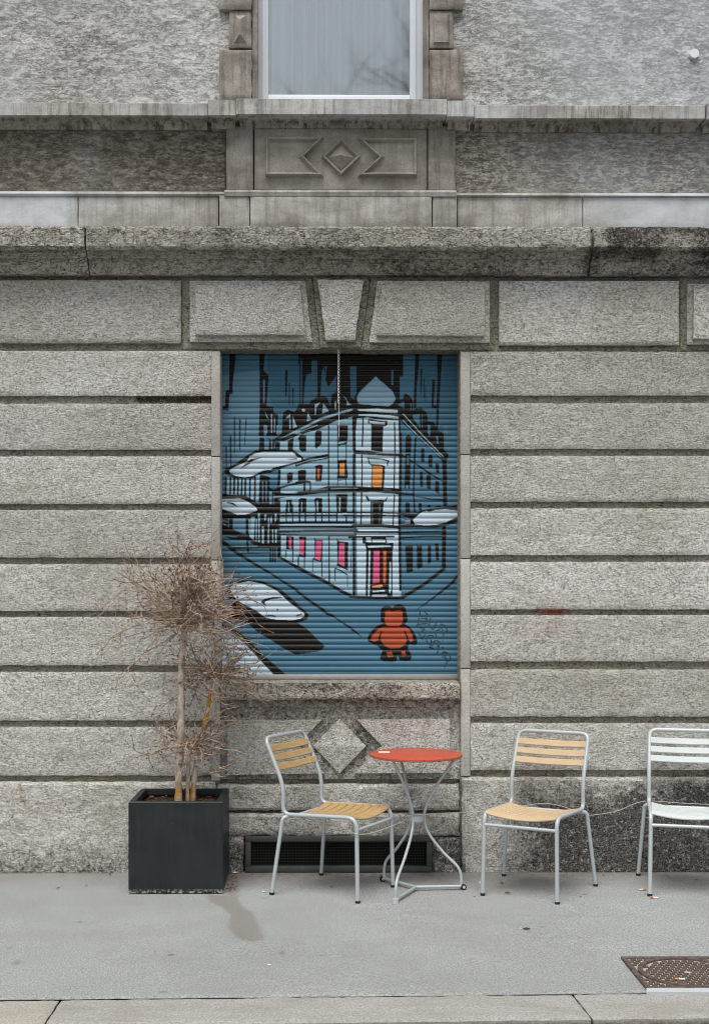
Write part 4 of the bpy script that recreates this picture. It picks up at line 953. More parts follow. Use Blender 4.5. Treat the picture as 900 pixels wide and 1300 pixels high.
pf_('a', CL, (20, 470), (100, 490), (170, 530), (250, 590), (350, 690), (440, 780), (600, 960), (20, 960)); pf_('a', K, (20, 400), (90, 420), (180, 475), (330, 575), (420, 680), (500, 760), (730, 960), (605, 960), (430, 780), (330, 660), (250, 590), (150, 505), (60, 450), (20, 445))
# standing orange bear
pf_('c', K, (58, 365), (62, 330), (60, 275), (68, 240), (100, 220), (140, 216), (172, 238), (205, 208), (240, 200), (275, 214), (300, 245), (308, 290), (316, 340), (312, 372), (290, 390), (345, 425), (385, 480), (410, 545), (408, 580), (385, 592), (332, 582), (315, 625), (345, 665), (356, 705), (345, 738), (300, 745), (245, 738), (222, 690), (212, 740), (175, 755), (85, 745), (55, 722), (62, 690), (78, 645), (30, 600), (0, 590), (-55, 560), (-66, 530), (-45, 480), (-5, 435), (40, 400), (92, 382))
pf_('c', RED, (96, 350), (108, 310), (100, 275), (130, 262), (180, 272), (240, 258), (268, 275), (268, 320), (275, 350), (262, 388), (235, 412), (135, 412), (105, 388)); pf_('c', RED, (85, 420), (300, 420), (340, 450), (362, 500), (370, 552), (340, 562), (318, 520), (300, 490), (310, 545), (295, 585), (240, 622), (150, 625), (95, 595), (65, 555), (60, 495), (40, 545), (0, 560), (-35, 545), (-22, 505), (10, 470), (40, 440))
pf_('c', RED, (115, 660), (165, 655), (182, 700), (130, 708)); pf_('c', RED, (255, 655), (290, 645), (305, 692), (265, 700)); st('c', 15, (68, 465), (48, 520), (50, 560)); st('c', 15, (290, 462), (310, 510), (325, 555))
# hand-lettered signature
for q in (((182, 90), (175, 148)), ((262, 92), (308, 140)), ((165, 200), (155, 240)), ((205, 210), (270, 210), (300, 240)), ((310, 195), (265, 215)), ((368, 200), (350, 238)), ((150, 300), (120, 345)), ((160, 312), (310, 295)), ((352, 295), (325, 335)), ((470, 292), (440, 338)), ((530, 325), (570, 312), (615, 342)), ((180, 380), (262, 395), (215, 432)), ((365, 378), (405, 400), (435, 385)),
          ((465, 432), (495, 410), (530, 408)), ((555, 385), (580, 420)), ((640, 385), (655, 415), (640, 442)), ((155, 478), (195, 515)), ((280, 490), (235, 530)), ((305, 530), (345, 505), (400, 510), (420, 528)), ((450, 480), (468, 520)), ((600, 480), (585, 512)), ((205, 550), (225, 590)), ((285, 575), (305, 625)), ((365, 580), (385, 600), (370, 632)), ((415, 628), (450, 595), (490, 605), (530, 625)), ((575, 590), (580, 598)),
          ((345, 670), (365, 680)), ((410, 670), (340, 720), (410, 735)), ((470, 690), (520, 680), (495, 720)), ((560, 722), (590, 725)), ((500, 775), (480, 815)), ((565, 825), (610, 785), (630, 812), (660, 818), (600, 800)), ((560, 885), (610, 885), (640, 920)), ((700, 870), (718, 895), (705, 920)), ((620, 870), (600, 890)), ((655, 970), (632, 1010)), ((650, 965), (690, 962)), ((610, 1050), (612, 1072))): st('d', 20, *q)
# --- the slats themselves, carrying the paint
SY = .185
shut = empty('roller_shutter', (0, 0, 0)); shut.parent = house
PITCH, Y00 = 6.97, 455.9 - 6.97 * 2
cols = np.linspace(281.5, 582.0, 560); NS, NR = 60, 10
rows = []; offs = []; joint = []
us = np.array([0, .05, .12, .25, .4, .55, .7, .83, .93, .985])
for i in range(NS):
    for u_ in us:
        yp = Y00 + (i + u_) * PITCH
        if yp < 859.5: rows.append(yp); offs.append(-.0075 * math.sin(math.pi * min(1, max(0, (u_ - .02) / .96))) ** .85 if i < 59 else -.004); joint.append(1. if u_ < .1 else 0.)
rows, offs, joint = np.array(rows), np.array(offs), np.array(joint)
xw = np.array([at(c_, 650, SY).x for c_ in cols]); zw = np.array([zc(r_, SY) for r_ in rows])
nr, nc = len(rows), len(cols); V = np.zeros((nc, nr, 3)); V[..., 0] = xw[:, None]; V[..., 2] = zw[None, :]
V[..., 1] = SY + offs[None, :] + fbm(xw[:, None] * 3 + 0 * zw[None, :], zw[None, :] * 3 + 0 * xw[:, None], 9, 2) * .0012
sm = MB(); idx = np.arange(nc * nr).reshape(nc, nr)
sm.add(V.reshape(-1, 3), np.stack([idx[:-1, :-1], idx[:-1, 1:], idx[1:, 1:], idx[1:, :-1]], -1).reshape(-1, 4).tolist())
slats = sm.build('slat_curtain', M['shutter'], shut, angle=60)
ii = np.clip(((rows - MY0) * SS).astype(int), 0, PH - 2); jj = np.clip(((cols - MX0) * SS).astype(int), 0, PW - 2)
acc = 0
for a_ in (-1, 0, 1):
    for b__ in (-1, 0, 1): acc = acc + paint[np.clip(ii + a_, 0, PH - 1)[:, None], np.clip(jj + b__, 0, PW - 1)[None, :]]
acc = acc / 9                              # rows x cols x 3
bare = np.array(lin('#85827a')); jw = joint[:, None, None] * .36 * (.6 + .4 * vnoise(cols[None, :] * .05, rows[:, None] * .4, 3))[..., None]
acc = acc * (1 - jw) + bare * jw
ca = slats.data.color_attributes.new('paint', 'FLOAT_COLOR', 'POINT'); cc = np.ones((nc, nr, 4)); cc[..., :3] = acc.transpose(1, 0, 2); ca.data.foreach_set('color', cc.ravel())
for x0, x1 in ((279.2, 281.8), (581.6, 584.6)):
    gm = MB(); a_, b__ = at(x0, 442, SY - .02), at(x1, 857, SY - .02); gm.box((a_.x, SY - .022, b__.z), (b__.x, SY + .02, a_.z), .003); gm.build('guide_rail', simple('blue_painted_rail', lin('#41708c'), .5), shut)
rm_ = MB(); a_, b__ = at(280.5, 856.3, SY - .03), at(582.5, 863.0, SY - .03)
rm_.box((a_.x, SY - .035, b__.z), (b__.x, SY + .02, a_.z), .006); rm_.build('bottom_rail', M['zinc'], shut)
bx = MB(); a_, b__ = at(279, 440, SY), at(584, 449, SY); bx.box((a_.x, SY + .02, b__.z), (b__.x, SY + .12, a_.z + .1)); bx.build('shutter_box', M['dark_void'], shut, smooth=False)

# ------------------------------------------------------------------ GROUND
KL, KR = atz(0, 1268.5), atz(900, 1258.5)
kd = (KR - KL).normalized(); kn = Vector((kd.y, -kd.x, 0))      # along the kerb, towards the road
def kline(x): return KL.y + (x - KL.x) * kd.y / kd.x
pv = MB(); nx, ny = 330, 130
xs = np.linspace(-4.2, 5.2, nx); V = np.zeros((nx, ny, 3)); V[..., 0] = xs[:, None]
t = np.linspace(0, 1, ny)[None, :]; y1 = .03
V[..., 1] = y1 + (np.array([kline(x) for x in xs])[:, None] + .006 - y1) * t
jit = fbm(xs * 6, xs * 0, 5) * .008; V[:, -1, 1] += jit
V[..., 2] = fbm(V[..., 0] * 1.3, V[..., 1] * 1.3, 77) * .004
V[:, -1, 2] -= .006
idx = np.arange(nx * ny).reshape(nx, ny)
pv.add(V.reshape(-1, 3), np.stack([idx[:-1, :-1], idx[:-1, 1:], idx[1:, 1:], idx[1:, :-1]], -1).reshape(-1, 4).tolist())
pave = pv.build('pavement', M['asphalt']); tag(pave, 'pale grey asphalt pavement along the granite wall', 'pavement', kind='structure')
def pave_marks(co):
    x, y, z = co.T
    def gp(pts): return [tuple(atz(px, py).xy) for px, py in pts]
    P = gp([(262, 1136), (300, 1138), (308, 1150), (322, 1160), (331, 1180), (336, 1192), (318, 1196), (300, 1190), (290, 1178), (293, 1162), (284, 1152), (268, 1146)])
    d = segdist(x, y, P + P[:1]); r = np.where(inpoly(x, y, P), .5 + d / .04, .5 - d / .04)
    Q = gp([(288, 1105), (296, 1125), (294, 1140)]); r = np.maximum(r, .85 - segdist(x, y, Q) / .09)
    for (px, py), rad in (((357, 1209.5), .03), ((22, 1222.5), .035), ((15, 1203), .02)):
        c = atz(px, py); r = np.maximum(r, 1.1 - np.hypot((x - c.x), (y - c.y) / 1.5) / rad)
    gr = np.clip(1 - np.abs(y + .02) / .42, 0, 1) * .75 + .18 * fbm(x * 3, y * 3, 15)
    gr *= np.where(x > atz(288, 1120).x, 1., .75)
    b = np.clip(1 - (y - (KL.y + (x - KL.x) * kd.y / kd.x)) / .016, 0, 1) * .6 + np.clip(1 - np.abs(y) / .03, 0, 1) * .55
    return np.clip(r, 0, 1), np.clip(gr, 0, 1), b
mark(pave, pave_marks)
kb = MB(); KW = .30
def kpt(x, off, z=0.):
    return Vector((x, kline(x), z)) + kn * off
jx = [-4.2, atz(77, 1268).x, atz(725, 1259).x, 5.2]
jy = [(0, 0), (-.012, .0), (.012, .0), (0, 0)]
for i in range(3):
    g_ = .0018
    a0, b0 = jx[i] + g_, jx[i + 1] - g_
    sk0 = -.03 if i == 1 else .03 if i == 2 else 0; sk1 = .03 if i == 1 else (-.03 if i == 0 else 0)
    TL, TR = kpt(a0, .004), kpt(b0, .004); BR, BL = kpt(b0 + sk1 * .3, KW), kpt(a0 - sk0 * -.3, KW)
    kb.rough(TL, TR, BR, BL, (0, 0, 1), .2, res=.02, amp=.004, cham=.007, seed=300 + i, jag=.004)
kerb = kb.build('kerb', M['kerb']); tag(kerb, 'worn granite kerb stones along the pavement edge', 'kerb', kind='structure')
rd = MB(); e = 120
rd.add([(-e, -e, -.11), (e, -e, -.11), (e, e, -.11), (-e, e, -.11)], [(0, 1, 2, 3)])
tag(rd.build('road', M['road'], smooth=False), 'grey asphalt road beyond the kerb', 'road', kind='structure')
ms = MB(); a = atz(819, 1258.3); P = [atz(820, 1258), atz(990, 1258), atz(990, 1263.5), atz(820, 1263)]
ms.add([(p.x, p.y, .012) for p in P] + [(p.x, p.y, -.02) for p in P], [(3, 2, 1, 0), (0, 1, 5, 4), (2, 3, 7, 6), (3, 0, 4, 7), (1, 2, 6, 5)])
tag(ms.build('mortar_strip', M['mortar'], smooth=False), 'pale mortar strip between manhole cover and kerb', 'mortar', kind='structure')

# manhole cover
ml = atz(787.5, 1217.5); m2 = atz(820, 1257.5); S = .46
mo = empty('manhole_cover', (ml.x + S / 2, (ml.y + m2.y) / 2, .006), 0, 'rusty square manhole cover with round studded lid near the kerb', 'manhole cover')
hs = S / 2; dy = (ml.y - m2.y) / 2
fr = MB()
for lo, hi in (((-hs, -dy), (hs, -dy + .022)), ((-hs, dy - .022), (hs, dy)), ((-hs, -dy + .022), (-hs + .022, dy - .022)), ((hs - .022, -dy + .022), (hs, dy - .022))):
    fr.box((lo[0], lo[1], -.02), (hi[0], hi[1], .006), .002)
rad = min(hs, dy) - .012
n = 48
ring = lambda r, z: [(r * math.cos(2 * math.pi * k / n), r * math.sin(2 * math.pi * k / n), z) for k in range(n)]
def annulus(mb, r0, r1, z0, z1):
    V = ring(r0, z0) + ring(r0, z1) + ring(r1, z1) + ring(r1, z0); f = []
    for k in range(n):
        j = (k + 1) % n
        for t_ in range(3): f.append((t_ * n + k, (t_ + 1) * n + k, (t_ + 1) * n + j, t_ * n + j))
    mb.add(V, f)
annulus(fr, rad - .022, rad, -.02, .007)
st = .0285
lid = MB(); bed = MB(); bed.box((-hs + .012, -dy + .012, -.02), (hs - .012, dy - .012, -.001))
for i in range(-8, 9):
    for j in range(-8, 9):
        x, y = (i + .5 * (j % 2)) * st, j * st * .9
        if abs(x) > hs - .03 or abs(y) > dy - .03: continue
        rr = math.hypot(x, y)
        if rr < rad - .03:
            if math.hypot(x, y) > .016: lid.box((x - .0105, y - .0085, -.002), (x + .0105, y + .0085, .005), .0015)
        elif rr > rad + .008: fr.box((x - .0105, y - .0085, -.002), (x + .0105, y + .0085, .005), .0015)
fr.build('cover_frame', M['iron'], mo); lid.build('lid', M['iron'], mo); bed.build('bed_plate', M['iron_bed'], mo, smooth=False)

# ------------------------------------------------------------------ CHAIRS
CH = dict(wf=.197, ff=-.21, zb=.437, wr=.204, yr=.24, zr=.42, wk=.204, yk=.235, zk=.57, wt=.2, yt=.354, zt=.819, wq=.263, yq=.272, zc=.374)
def slat(mb, c0, c1, wdir, w, th, sag, nseg=12):   # board from c0 to c1, width along wdir, sagging along -normal
    c0, c1, wd = np.array(c0, float), np.array(c1, float), np.array(wdir, float); wd /= np.linalg.norm(wd)
    ax = (c1 - c0); ax /= np.linalg.norm(ax); nn = np.cross(ax, wd)
    e = th * .3
    prof = [(-w / 2 + e, -th / 2), (w / 2 - e, -th / 2), (w / 2, -th / 2 + e), (w / 2, th / 2 - e), (w / 2 - e, th / 2), (-w / 2 + e, th / 2), (-w / 2, th / 2 - e), (-w / 2, -th / 2 + e)]
    V = []; m = len(prof)
    for i in range(nseg + 1):
        t_ = i / nseg; p = c0 + (c1 - c0) * t_ - nn * sag * 4 * t_ * (1 - t_)
        for a_, b_ in prof: V.append(p + wd * a_ + nn * b_)
    f = []
    for i in range(nseg):
        for k in range(m): f.append((i * m + k, i * m + (k + 1) % m, (i + 1) * m + (k + 1) % m, (i + 1) * m + k))
    f += [tuple(range(m - 1, -1, -1)), tuple(nseg * m + k for k in range(m))]
    mb.add(V, f)
def make_chair(loc, rz, wood_m, tube_m, label):
    t = empty('garden_chair', loc, rz, label, 'chair', 'slatted chairs along the wall'); c = CH; r = .0112
    path = []
    for sx in (-1, 1):
        side = [(sx * .203, c['ff'], .008), (sx * c['wf'], -.2, c['zb']), (sx * c['wr'], c['yr'], c['zr']), (sx * c['wk'], c['yk'], c['zk']), (sx * c['wt'], c['yt'], c['zt'])]
        path += side if sx < 0 else side[::-1]
    fr = MB(); fr.tube(rounded(path, [.06, .05, .12, .045, .045, .12, .05, .06], 8), r, 12)
    fr.build('frame', tube_m, t)
    for sx in (-1, 1):
        lg = MB(); lg.tube(rounded([(sx * .19, .2, .413), (sx * .228, .226, .408), (sx * c['wq'], c['yq'], .008)], .05, 8), r * .95, 12); lg.build('leg', tube_m, t)
    cb = MB(); cb.tube([(-.198, -.203, c['zc']), (.198, -.203, c['zc'])], .009, 10); cb.build('crossbar', tube_m, t)
    rb = MB(); rb.tube([(-.2, .2, .408), (.2, .2, .408)], .008, 10); rb.build('rear_bar', tube_m, t)
    for x, y in ((-.203, c['ff']), (.203, c['ff']), (-c['wq'], c['yq']), (c['wq'], c['yq'])):
        fc = MB(); fc.cyl((x, y, .007), (0, 0, 1), .0128, .014, 12); fc.build('foot_cap', M['black_rubber'], t)
    bk_ = MB(); K = np.array([0, c['yk'], c['zk']]); T = np.array([0, c['yt'], c['zt']]); wd = T - K; nrm = np.array([0, -wd[2], wd[1]]) / np.linalg.norm(wd)
    for u in (.765, .573, .378):
        p = K + wd * u + nrm * .004
        slat(bk_, p + [-.196, 0, 0], p + [.196, 0, 0], wd, .037, .011, .012)
    bk_.build('backrest', wood_m, t)
    st_ = MB(); ns = 8
    for i in range(ns):
        u = (i + .5) / ns; y = -.197 + u * .405; z = c['zb'] + (c['zr'] - c['zb']) * (y + .2) / .44 + .004
        if i == 0: z -= .003
        slat(st_, (-.192, y, z), (.192, y, z), (0, 1, -.045 if i else .25), .0445, .011, .024)
    st_.build('seat', wood_m, t)
    return t
make_chair((.105, -.43, 0), R(60.25), M['wood_gold'], M['steel'], 'golden slatted steel chair turned sideways beside the red table')
make_chair((1.129, -.456, 0), R(-28.5), M['wood_pale'], M['steel'], 'peach slatted steel chair between red table and white chair')
make_chair((1.975, -.412, 0), R(-14.2), M['wood_white'], M['steel_white'], 'white slatted steel chair cut off at the edge of the view')

# ------------------------------------------------------------------ BISTRO TABLE
ZT = .722
tc = atz(528, 956.5, ZT)
tb = empty('bistro_table', (tc.x, tc.y, 0), 0, 'round red bistro table on three curved grey metal legs', 'table')
tp = MB(); rr = .2515; n = 64
prof = [(rr - .004, ZT - .016), (rr, ZT - .013), (rr, ZT - .003), (rr - .004, ZT)]
V = []; f = []
for r_, z_ in prof: V += ring(r_, z_) if False else [(r_ * math.cos(2 * math.pi * k / n), r_ * math.sin(2 * math.pi * k / n), z_) for k in range(n)]
for k in range(n):
    j = (k + 1) % n
    for q in range(3): f.append((q * n + k, q * n + j, (q + 1) * n + j, (q + 1) * n + k))
f += [tuple(3 * n + k for k in range(n)), tuple(range(n - 1, -1, -1))]
tp.add(V, f); top = tp.build('tabletop', M['red'], tb)
a = atz(487.5, 955, ZT) - tc
sk = MB(); sk.box((a.x - .03, a.y - .03, ZT + .0005), (a.x + .03, a.y + .02, ZT + .0025)); sk.build('sticker', M['sticker'], top, smooth=False)
cen = atz(527.5, 1126.5, .02) - tc
feet = [atz(502, 1144, .012) - tc, atz(586, 1127, .012) - tc, atz(487, 1117, .012) - tc]
tops = [(-.135, -.14), (.222, .01), (-.08, .17)]
for i, (ft, (tx, ty)) in enumerate(zip(feet, tops)):
    fx, fy = ft.x, ft.y; u = Vector((fx - cen.x, fy - cen.y)).normalized(); wx, wy = .5 * cen.x + u.x * .04, .5 * cen.y + u.y * .04
    wx, wy = (.0 + u.x * .045, u.y * .045)
    L = lambda a_, b_, t_: a_ + (b_ - a_) * t_
    lg = MB()
    pts = [(tx, ty, ZT - .016), (L(tx, wx, .12), L(ty, wy, .12), .672), (L(tx, wx, .55), L(ty, wy, .55), .565), (L(tx, wx, .9), L(ty, wy, .9), .45), (wx, wy, .372),
           (L(wx, fx, .12), L(wy, fy, .12), .29), (L(wx, fx, .5), L(wy, fy, .5), .195), (L(wx, fx, .88), L(wy, fy, .88), .125), (fx * .985, fy * .985, .075), (fx * .985, fy * .985, .02)]
    lg.tube(spline(pts, 6), .0078, 10); lg.build('leg', M['steel'], tb)
    bb = MB(); bb.tube([(cen.x, cen.y, .022), (fx, fy, .02)], .0085, 10); bb.build('base_bar', M['steel'], tb)
    fc = MB(); ux = Vector((fx - cen.x, fy - cen.y, 0)).normalized()
    if i == 0: fc.cyl((fx, fy, .013), (0, 0, 1), .017, .026, 16); fc.build('foot_cap', M['steel_white'], tb)
    else:
        fc.cyl((fx + ux.x * .008, fy + ux.y * .008, .016), (.25, -1, .1), .0155, .018, 18); fr_ = fc.build('roller', M['black_rubber'], tb)
        hb = MB(); hb.cyl((fx + ux.x * .008 + .0025, fy + ux.y * .008 - .0095, .017), (.25, -1, .1), .008, .004, 14); hb.build('hub', M['steel_white'], fr_)
wb = MB(); wb.cyl((0, 0, .372), (0, 0, 1), .046, .03, 20); wb.build('waist_collar', M['steel'], tb)

# ------------------------------------------------------------------ PLANTER AND TOPIARY TREE
pf = atz(163.5, 1135.5); pw = 119.3 * (pf.y + D) / F; PZ = .49; pd = .46
pl = empty('planter', (pf.x + pw / 2, pf.y + pd / 2, 0), 0, 'square dark anthracite metal planter holding the bare tree', 'planter')
hw, hd, rm = pw / 2, pd / 2, .034
pb = MB()
O = lambda z: [(-hw, -hd, z), (hw, -hd, z), (hw, hd, z), (-hw, hd, z)]
I = lambda z, w_=rm: [(-hw + w_, -hd + w_, z), (hw - w_, -hd + w_, z), (hw - w_, hd - w_, z), (-hw + w_, hd - w_, z)]
b_ = .004
lay = [O(.006), O(PZ - b_), [(x * (1 - b_ / hw), y * (1 - b_ / hd), PZ) for x, y, _ in O(0)], I(PZ), I(PZ - .03), I(PZ - .03, .006), I(.2, .006)]
V = [p for l in lay for p in l]; f = []
for q in range(len(lay) - 1):
    for k in range(4): f.append((q * 4 + k, q * 4 + (k + 1) % 4, q * 4 + 4 + (k + 1) % 4, q * 4 + 4 + k))
pb.add(V, f); pb.build('body', M['planter'], pl, smooth=False)
so = MB(); nn = 36; xs = np.linspace(-hw + .007, hw - .007, nn); ys = np.linspace(-hd + .007, hd - .007, nn)
X, Y = np.meshgrid(xs, ys, indexing='ij'); Z = PZ - .052 + fbm(X * 14, Y * 14, 5) * .018
idx = np.arange(nn * nn).reshape(nn, nn)
so.add(np.stack([X, Y, Z], -1).reshape(-1, 3), np.stack([idx[:-1, :-1], idx[1:, :-1], idx[1:, 1:], idx[:-1, 1:]], -1).reshape(-1, 4).tolist())
so.build('soil', M['soil'], pl)
lf = MB()
def leaf(mb, c, s_, rz, tilt=0.3):
    m = Matrix.Translation(c) @ Matrix.Rotation(rz, 4, 'Z') @ Matrix.Rotation(tilt, 4, 'X')
    sh = [(-1, 0, .0), (-.5, .38, .12), (.2, .42, .16), (1, 0, .05), (.2, -.42, .16), (-.5, -.38, .12), (0, 0, 0)]
    lo = [tuple(m @ (Vector(p) * s_)) for p in sh]
    hi = [tuple(m @ (Vector((p[0], p[1], p[2] + .06)) * s_)) for p in sh]
    f_ = [(i, (i + 1) % 6, 6) for i in range(6)]
    mb.add(lo + hi, [t_[::-1] for t_ in f_] + [(a_ + 7, b__ + 7, c_ + 7) for a_, b__, c_ in f_] + [(i, (i + 1) % 6, (i + 1) % 6 + 7, i + 7) for i in range(6)])
for i in range(90):
    leaf(lf, (random.uniform(-hw + .04, hw - .04), random.uniform(-hd + .04, hd - .04), PZ - .045 + random.uniform(0, .012)), random.uniform(.008, .02), random.uniform(0, 6), random.uniform(-.5, .5))
o = lf.build('leaf_litter', M['leaf'], pl, smooth=False); o['kind'] = 'stuff'
lf = MB()
for i in range(9): leaf(lf, (hw - .13 + random.uniform(-.05, .05), -hd + .1 + random.uniform(-.03, .05), PZ - .03 + random.uniform(0, .015)), random.uniform(.012, .022), random.uniform(0, 6), .4)
lf.build('green_leaves', M['ivy'], pl, smooth=False)['kind'] = 'stuff'

YT = pf.y + .22
tree = empty('topiary_tree', (at(232, 1017, YT).x, YT, PZ - .06), 0, 'bare clipped topiary tree with budding twig balls in the planter', 'tree')
org = Vector(tree.location)
def T(px, py, y=0.): return at(px, py, YT + y) - org
tk = MB(); lich_pts = []
def trunk(pts, r0, r1):
    P = spline(pts, 6); tk.tube(P, np.linspace(r0, r1, len(P)) * (1 + .1 * np.sin(np.arange(len(P)) * 1.7)), 10)
trunk([T(226.5, 1040), T(227, 1005), T(228.5, 960), T(230.5, 905), T(230.5, 855), T(233, 815), T(235, 798)], .021, .0175)
trunk([T(238, 1040, .03), T(238.5, 1005, .03), T(240, 965, .03), T(244, 945, .02)], .012, .010)
trunk([T(244, 1040, .06), T(245.5, 1005, .06), T(251, 960, .08), T(260, 920, .09), T(266, 893, .09), T(270, 865, .09)], .017, .012)
o = tk.build('trunk', M['bark'], tree)
a_ = o.data.attributes.new('lichen', 'FLOAT', 'POINT')
vals = []
c1, c2 = T(226.5, 1010), T(264, 905, .09); c3 = T(247, 1008, .06)
for v in o.data.vertices:
    s_ = max(0, 1.3 - abs(v.co.z - c1.z) / .07) * .9 if v.co.x < c3.x + .1 and v.co.z < .2 else 0
    if abs(v.co.z - c2.z) < .12 and v.co.x > T(252, 905).x: s_ = 1.
    vals.append(min(1, s_))
a_.data.foreach_set('value', vals)
def grow(mb, bd, p, d, L, r, lev, rnd, droop=0., wig=.42):
    n_ = max(4, int(L / .035)); P = [p.copy()]; dd = d.normalized()
    for i in range(n_):
        dd = (dd + Vector((rnd.gauss(0, 1), rnd.gauss(0, 1), rnd.gauss(0, 1))) * wig * .42 + Vector((0, 0, droop))).normalized()
        P.append(P[-1] + dd * (L / n_))
    mb.tube(P, np.linspace(r, r * .5, len(P)), 4 if lev else 5, cap=False)
    # buds
    for i in range(1, len(P)):
        if lev >= 1 and rnd.random() < (.17 if i < len(P) - 1 else .9):
            q = P[i]; s_ = rnd.uniform(.004, .007); ax = (P[i] - P[i - 1]).normalized()
            sd_ = ax.orthogonal().normalized() * s_ * .8; s2 = ax.cross(sd_)
            q = q + sd_ * rnd.choice((-1, 1))
            bd.add([q - ax * s_ * .8, q + sd_, q + s2, q - sd_, q - s2, q + ax * s_ * 1.6], [(0, 2, 1), (0, 3, 2), (0, 4, 3), (0, 1, 4), (5, 1, 2), (5, 2, 3), (5, 3, 4), (5, 4, 1)])
    if lev < 2:
        for k in range(rnd.randint(2, 4) if lev == 0 else rnd.randint(0, 2)):
            i = rnd.randint(max(1, len(P) // 4), len(P) - 1)
            nd = (dd * .7 + Vector((rnd.gauss(0, 1), rnd.gauss(0, 1), rnd.gauss(0, .8))) * .55)
            grow(mb, bd, P[i], nd, L * rnd.uniform(.35, .7), r * .74, lev + 1, rnd, droop, wig)
def ball(c, n_, fdir, Lr, spread, seed, squash=1., r=.004, core=.04, wide=1.):
    rnd = random.Random(seed); mb, bd = MB(), MB()
    for i in range(n_):
        d = Vector((rnd.gauss(0, 1), rnd.gauss(0, 1) * .75, rnd.gauss(0, 1) * squash)); d = (d.normalized() * spread + fdir).normalized()
        d.z *= squash; d.x *= wide
        L = rnd.uniform(*Lr)
        if rnd.random() < .12: L *= 1.35
        p = c + Vector((rnd.gauss(0, 1) * core, rnd.gauss(0, 1) * core, rnd.gauss(0, 1) * core * .6))
        if p.y + org.y + d.normalized().y * L > -.015: d.y = -abs(d.y) * .4
        grow(mb, bd, p, d, L, rnd.uniform(r * .6, r), 0, rnd, rnd.uniform(-.05, .07))
    return mb, bd
def clampwall(mb):
    for v in mb.v:
        lim = -.02 - org.y; v[:, 1] = np.where(v[:, 1] > lim, lim - (v[:, 1] - lim) * .6, v[:, 1])
for (c, n_, fd, Lr, sp, sd_, sq, core, col) in (
        (T(236, 793), 88, Vector((.08, -.05, .58)), (.17, .41), .85, 1, .8, .026, 1.45),
        (T(246, 756), 54, Vector((.06, -.05, .1)), (.12, .32), 1., 5, .75, .05, 1.6),
        (T(272, 856, .06), 56, Vector((.22, -.08, .28)), (.11, .3), .9, 2, .7, .028, 1.15),
        (T(242, 946, .0), 50, Vector((.03, -.1, .4)), (.11, .27), .9, 3, .55, .026, 1.2)):
    mb, bd = ball(c, n_, fd, Lr, sp, sd_, sq, core=core, wide=col); clampwall(mb); clampwall(bd)
    cr = mb.build('crown', M['twig'], tree, smooth=True, angle=80); bd.build('buds', M['bud'], cr, smooth=False)['kind'] = 'stuff'

# ------------------------------------------------------------------ SMALL THINGS
# pull chain in front of the shutter
pc = at(430, 444, .06)
ch = empty('hanging_chain', (pc.x, .06, pc.z), 0, 'thin metal chain with a wire hanging in front of the shutter', 'chain')
lk = MB(); zb_ = at(430, 512, .06).z - pc.z; nL = 19; hL = -zb_ / nL
for i in range(nL):
    zc_ = -(i + .5) * hL; pts = []
    for k in range(13):
        a_ = 2 * math.pi * k / 12; u, w_ = math.cos(a_) * .0062, math.sin(a_) * hL * .62
        th = R(45) + (R(90) if i % 2 else 0)
        pts.append((u * math.cos(th), u * math.sin(th), zc_ + w_))
    lk.tube(pts, .0016, 6, cap=False)
lk.build('chain_links', M['chain'], ch)
wr = MB(); ze = at(430, 556, .06).z - pc.z; wr.tube([(0, 0, zb_ + .005), (.001, 0, (zb_ + ze) / 2), (0, 0, ze)], .0017, 8); wr.build('pull_wire', M['chain'], ch)
kn_ = MB(); kn_.cyl((0, 0, ze - .006), (0, 0, 1), .006, .016, 10); kn_.build('end_knob', M['dark_metal'], ch)
# thin security cable linking the chairs and the table
cbm = MB()
def loc_chair(c, rz, p):
    return Vector((c[0] + p[0] * math.cos(rz) - p[1] * math.sin(rz), c[1] + p[0] * math.sin(rz) + p[1] * math.cos(rz), p[2]))
c1 = lambda p: loc_chair((.105, -.43), R(60.25), p); c2 = lambda p: loc_chair((1.129, -.456), R(-28.5), p); c3 = lambda p: loc_chair((1.975, -.412), R(-14.2), p)
tw = Vector((tc.x, tc.y, .39))
pts = [c1((-.19, .26, .43)), c1((-.14, .1, .392)), c1((-.17, -.1, .372)), c1((-.215, -.212, .36)), c1((-.1, -.25, .352)), (c1((.1, -.25, .36)) + tw) / 2 - Vector((0, 0, .008)), tw + Vector((-.05, -.05, 0)), tw + Vector((.05, -.052, .01)),
       tw + Vector((.2, -.02, .012)), c2((-.25, .1, .395)), c2((-.19, .215, .40)), c2((0, .27, .43)), c2((.21, .255, .392)), c2((.24, .24, .39)), (c2((.24, .24, .39)) + c3((-.24, .23, .43))) / 2 + Vector((0, 0, -.018)), c3((-.23, .245, .425)), c3((.0, .26, .42)), c3((.3, .25, .42))]
cbm.tube(spline(pts, 8), .002, 6)
tag(cbm.build('security_cable', M['cable']), 'thin pale cable strung through the chairs and the table', 'cable')
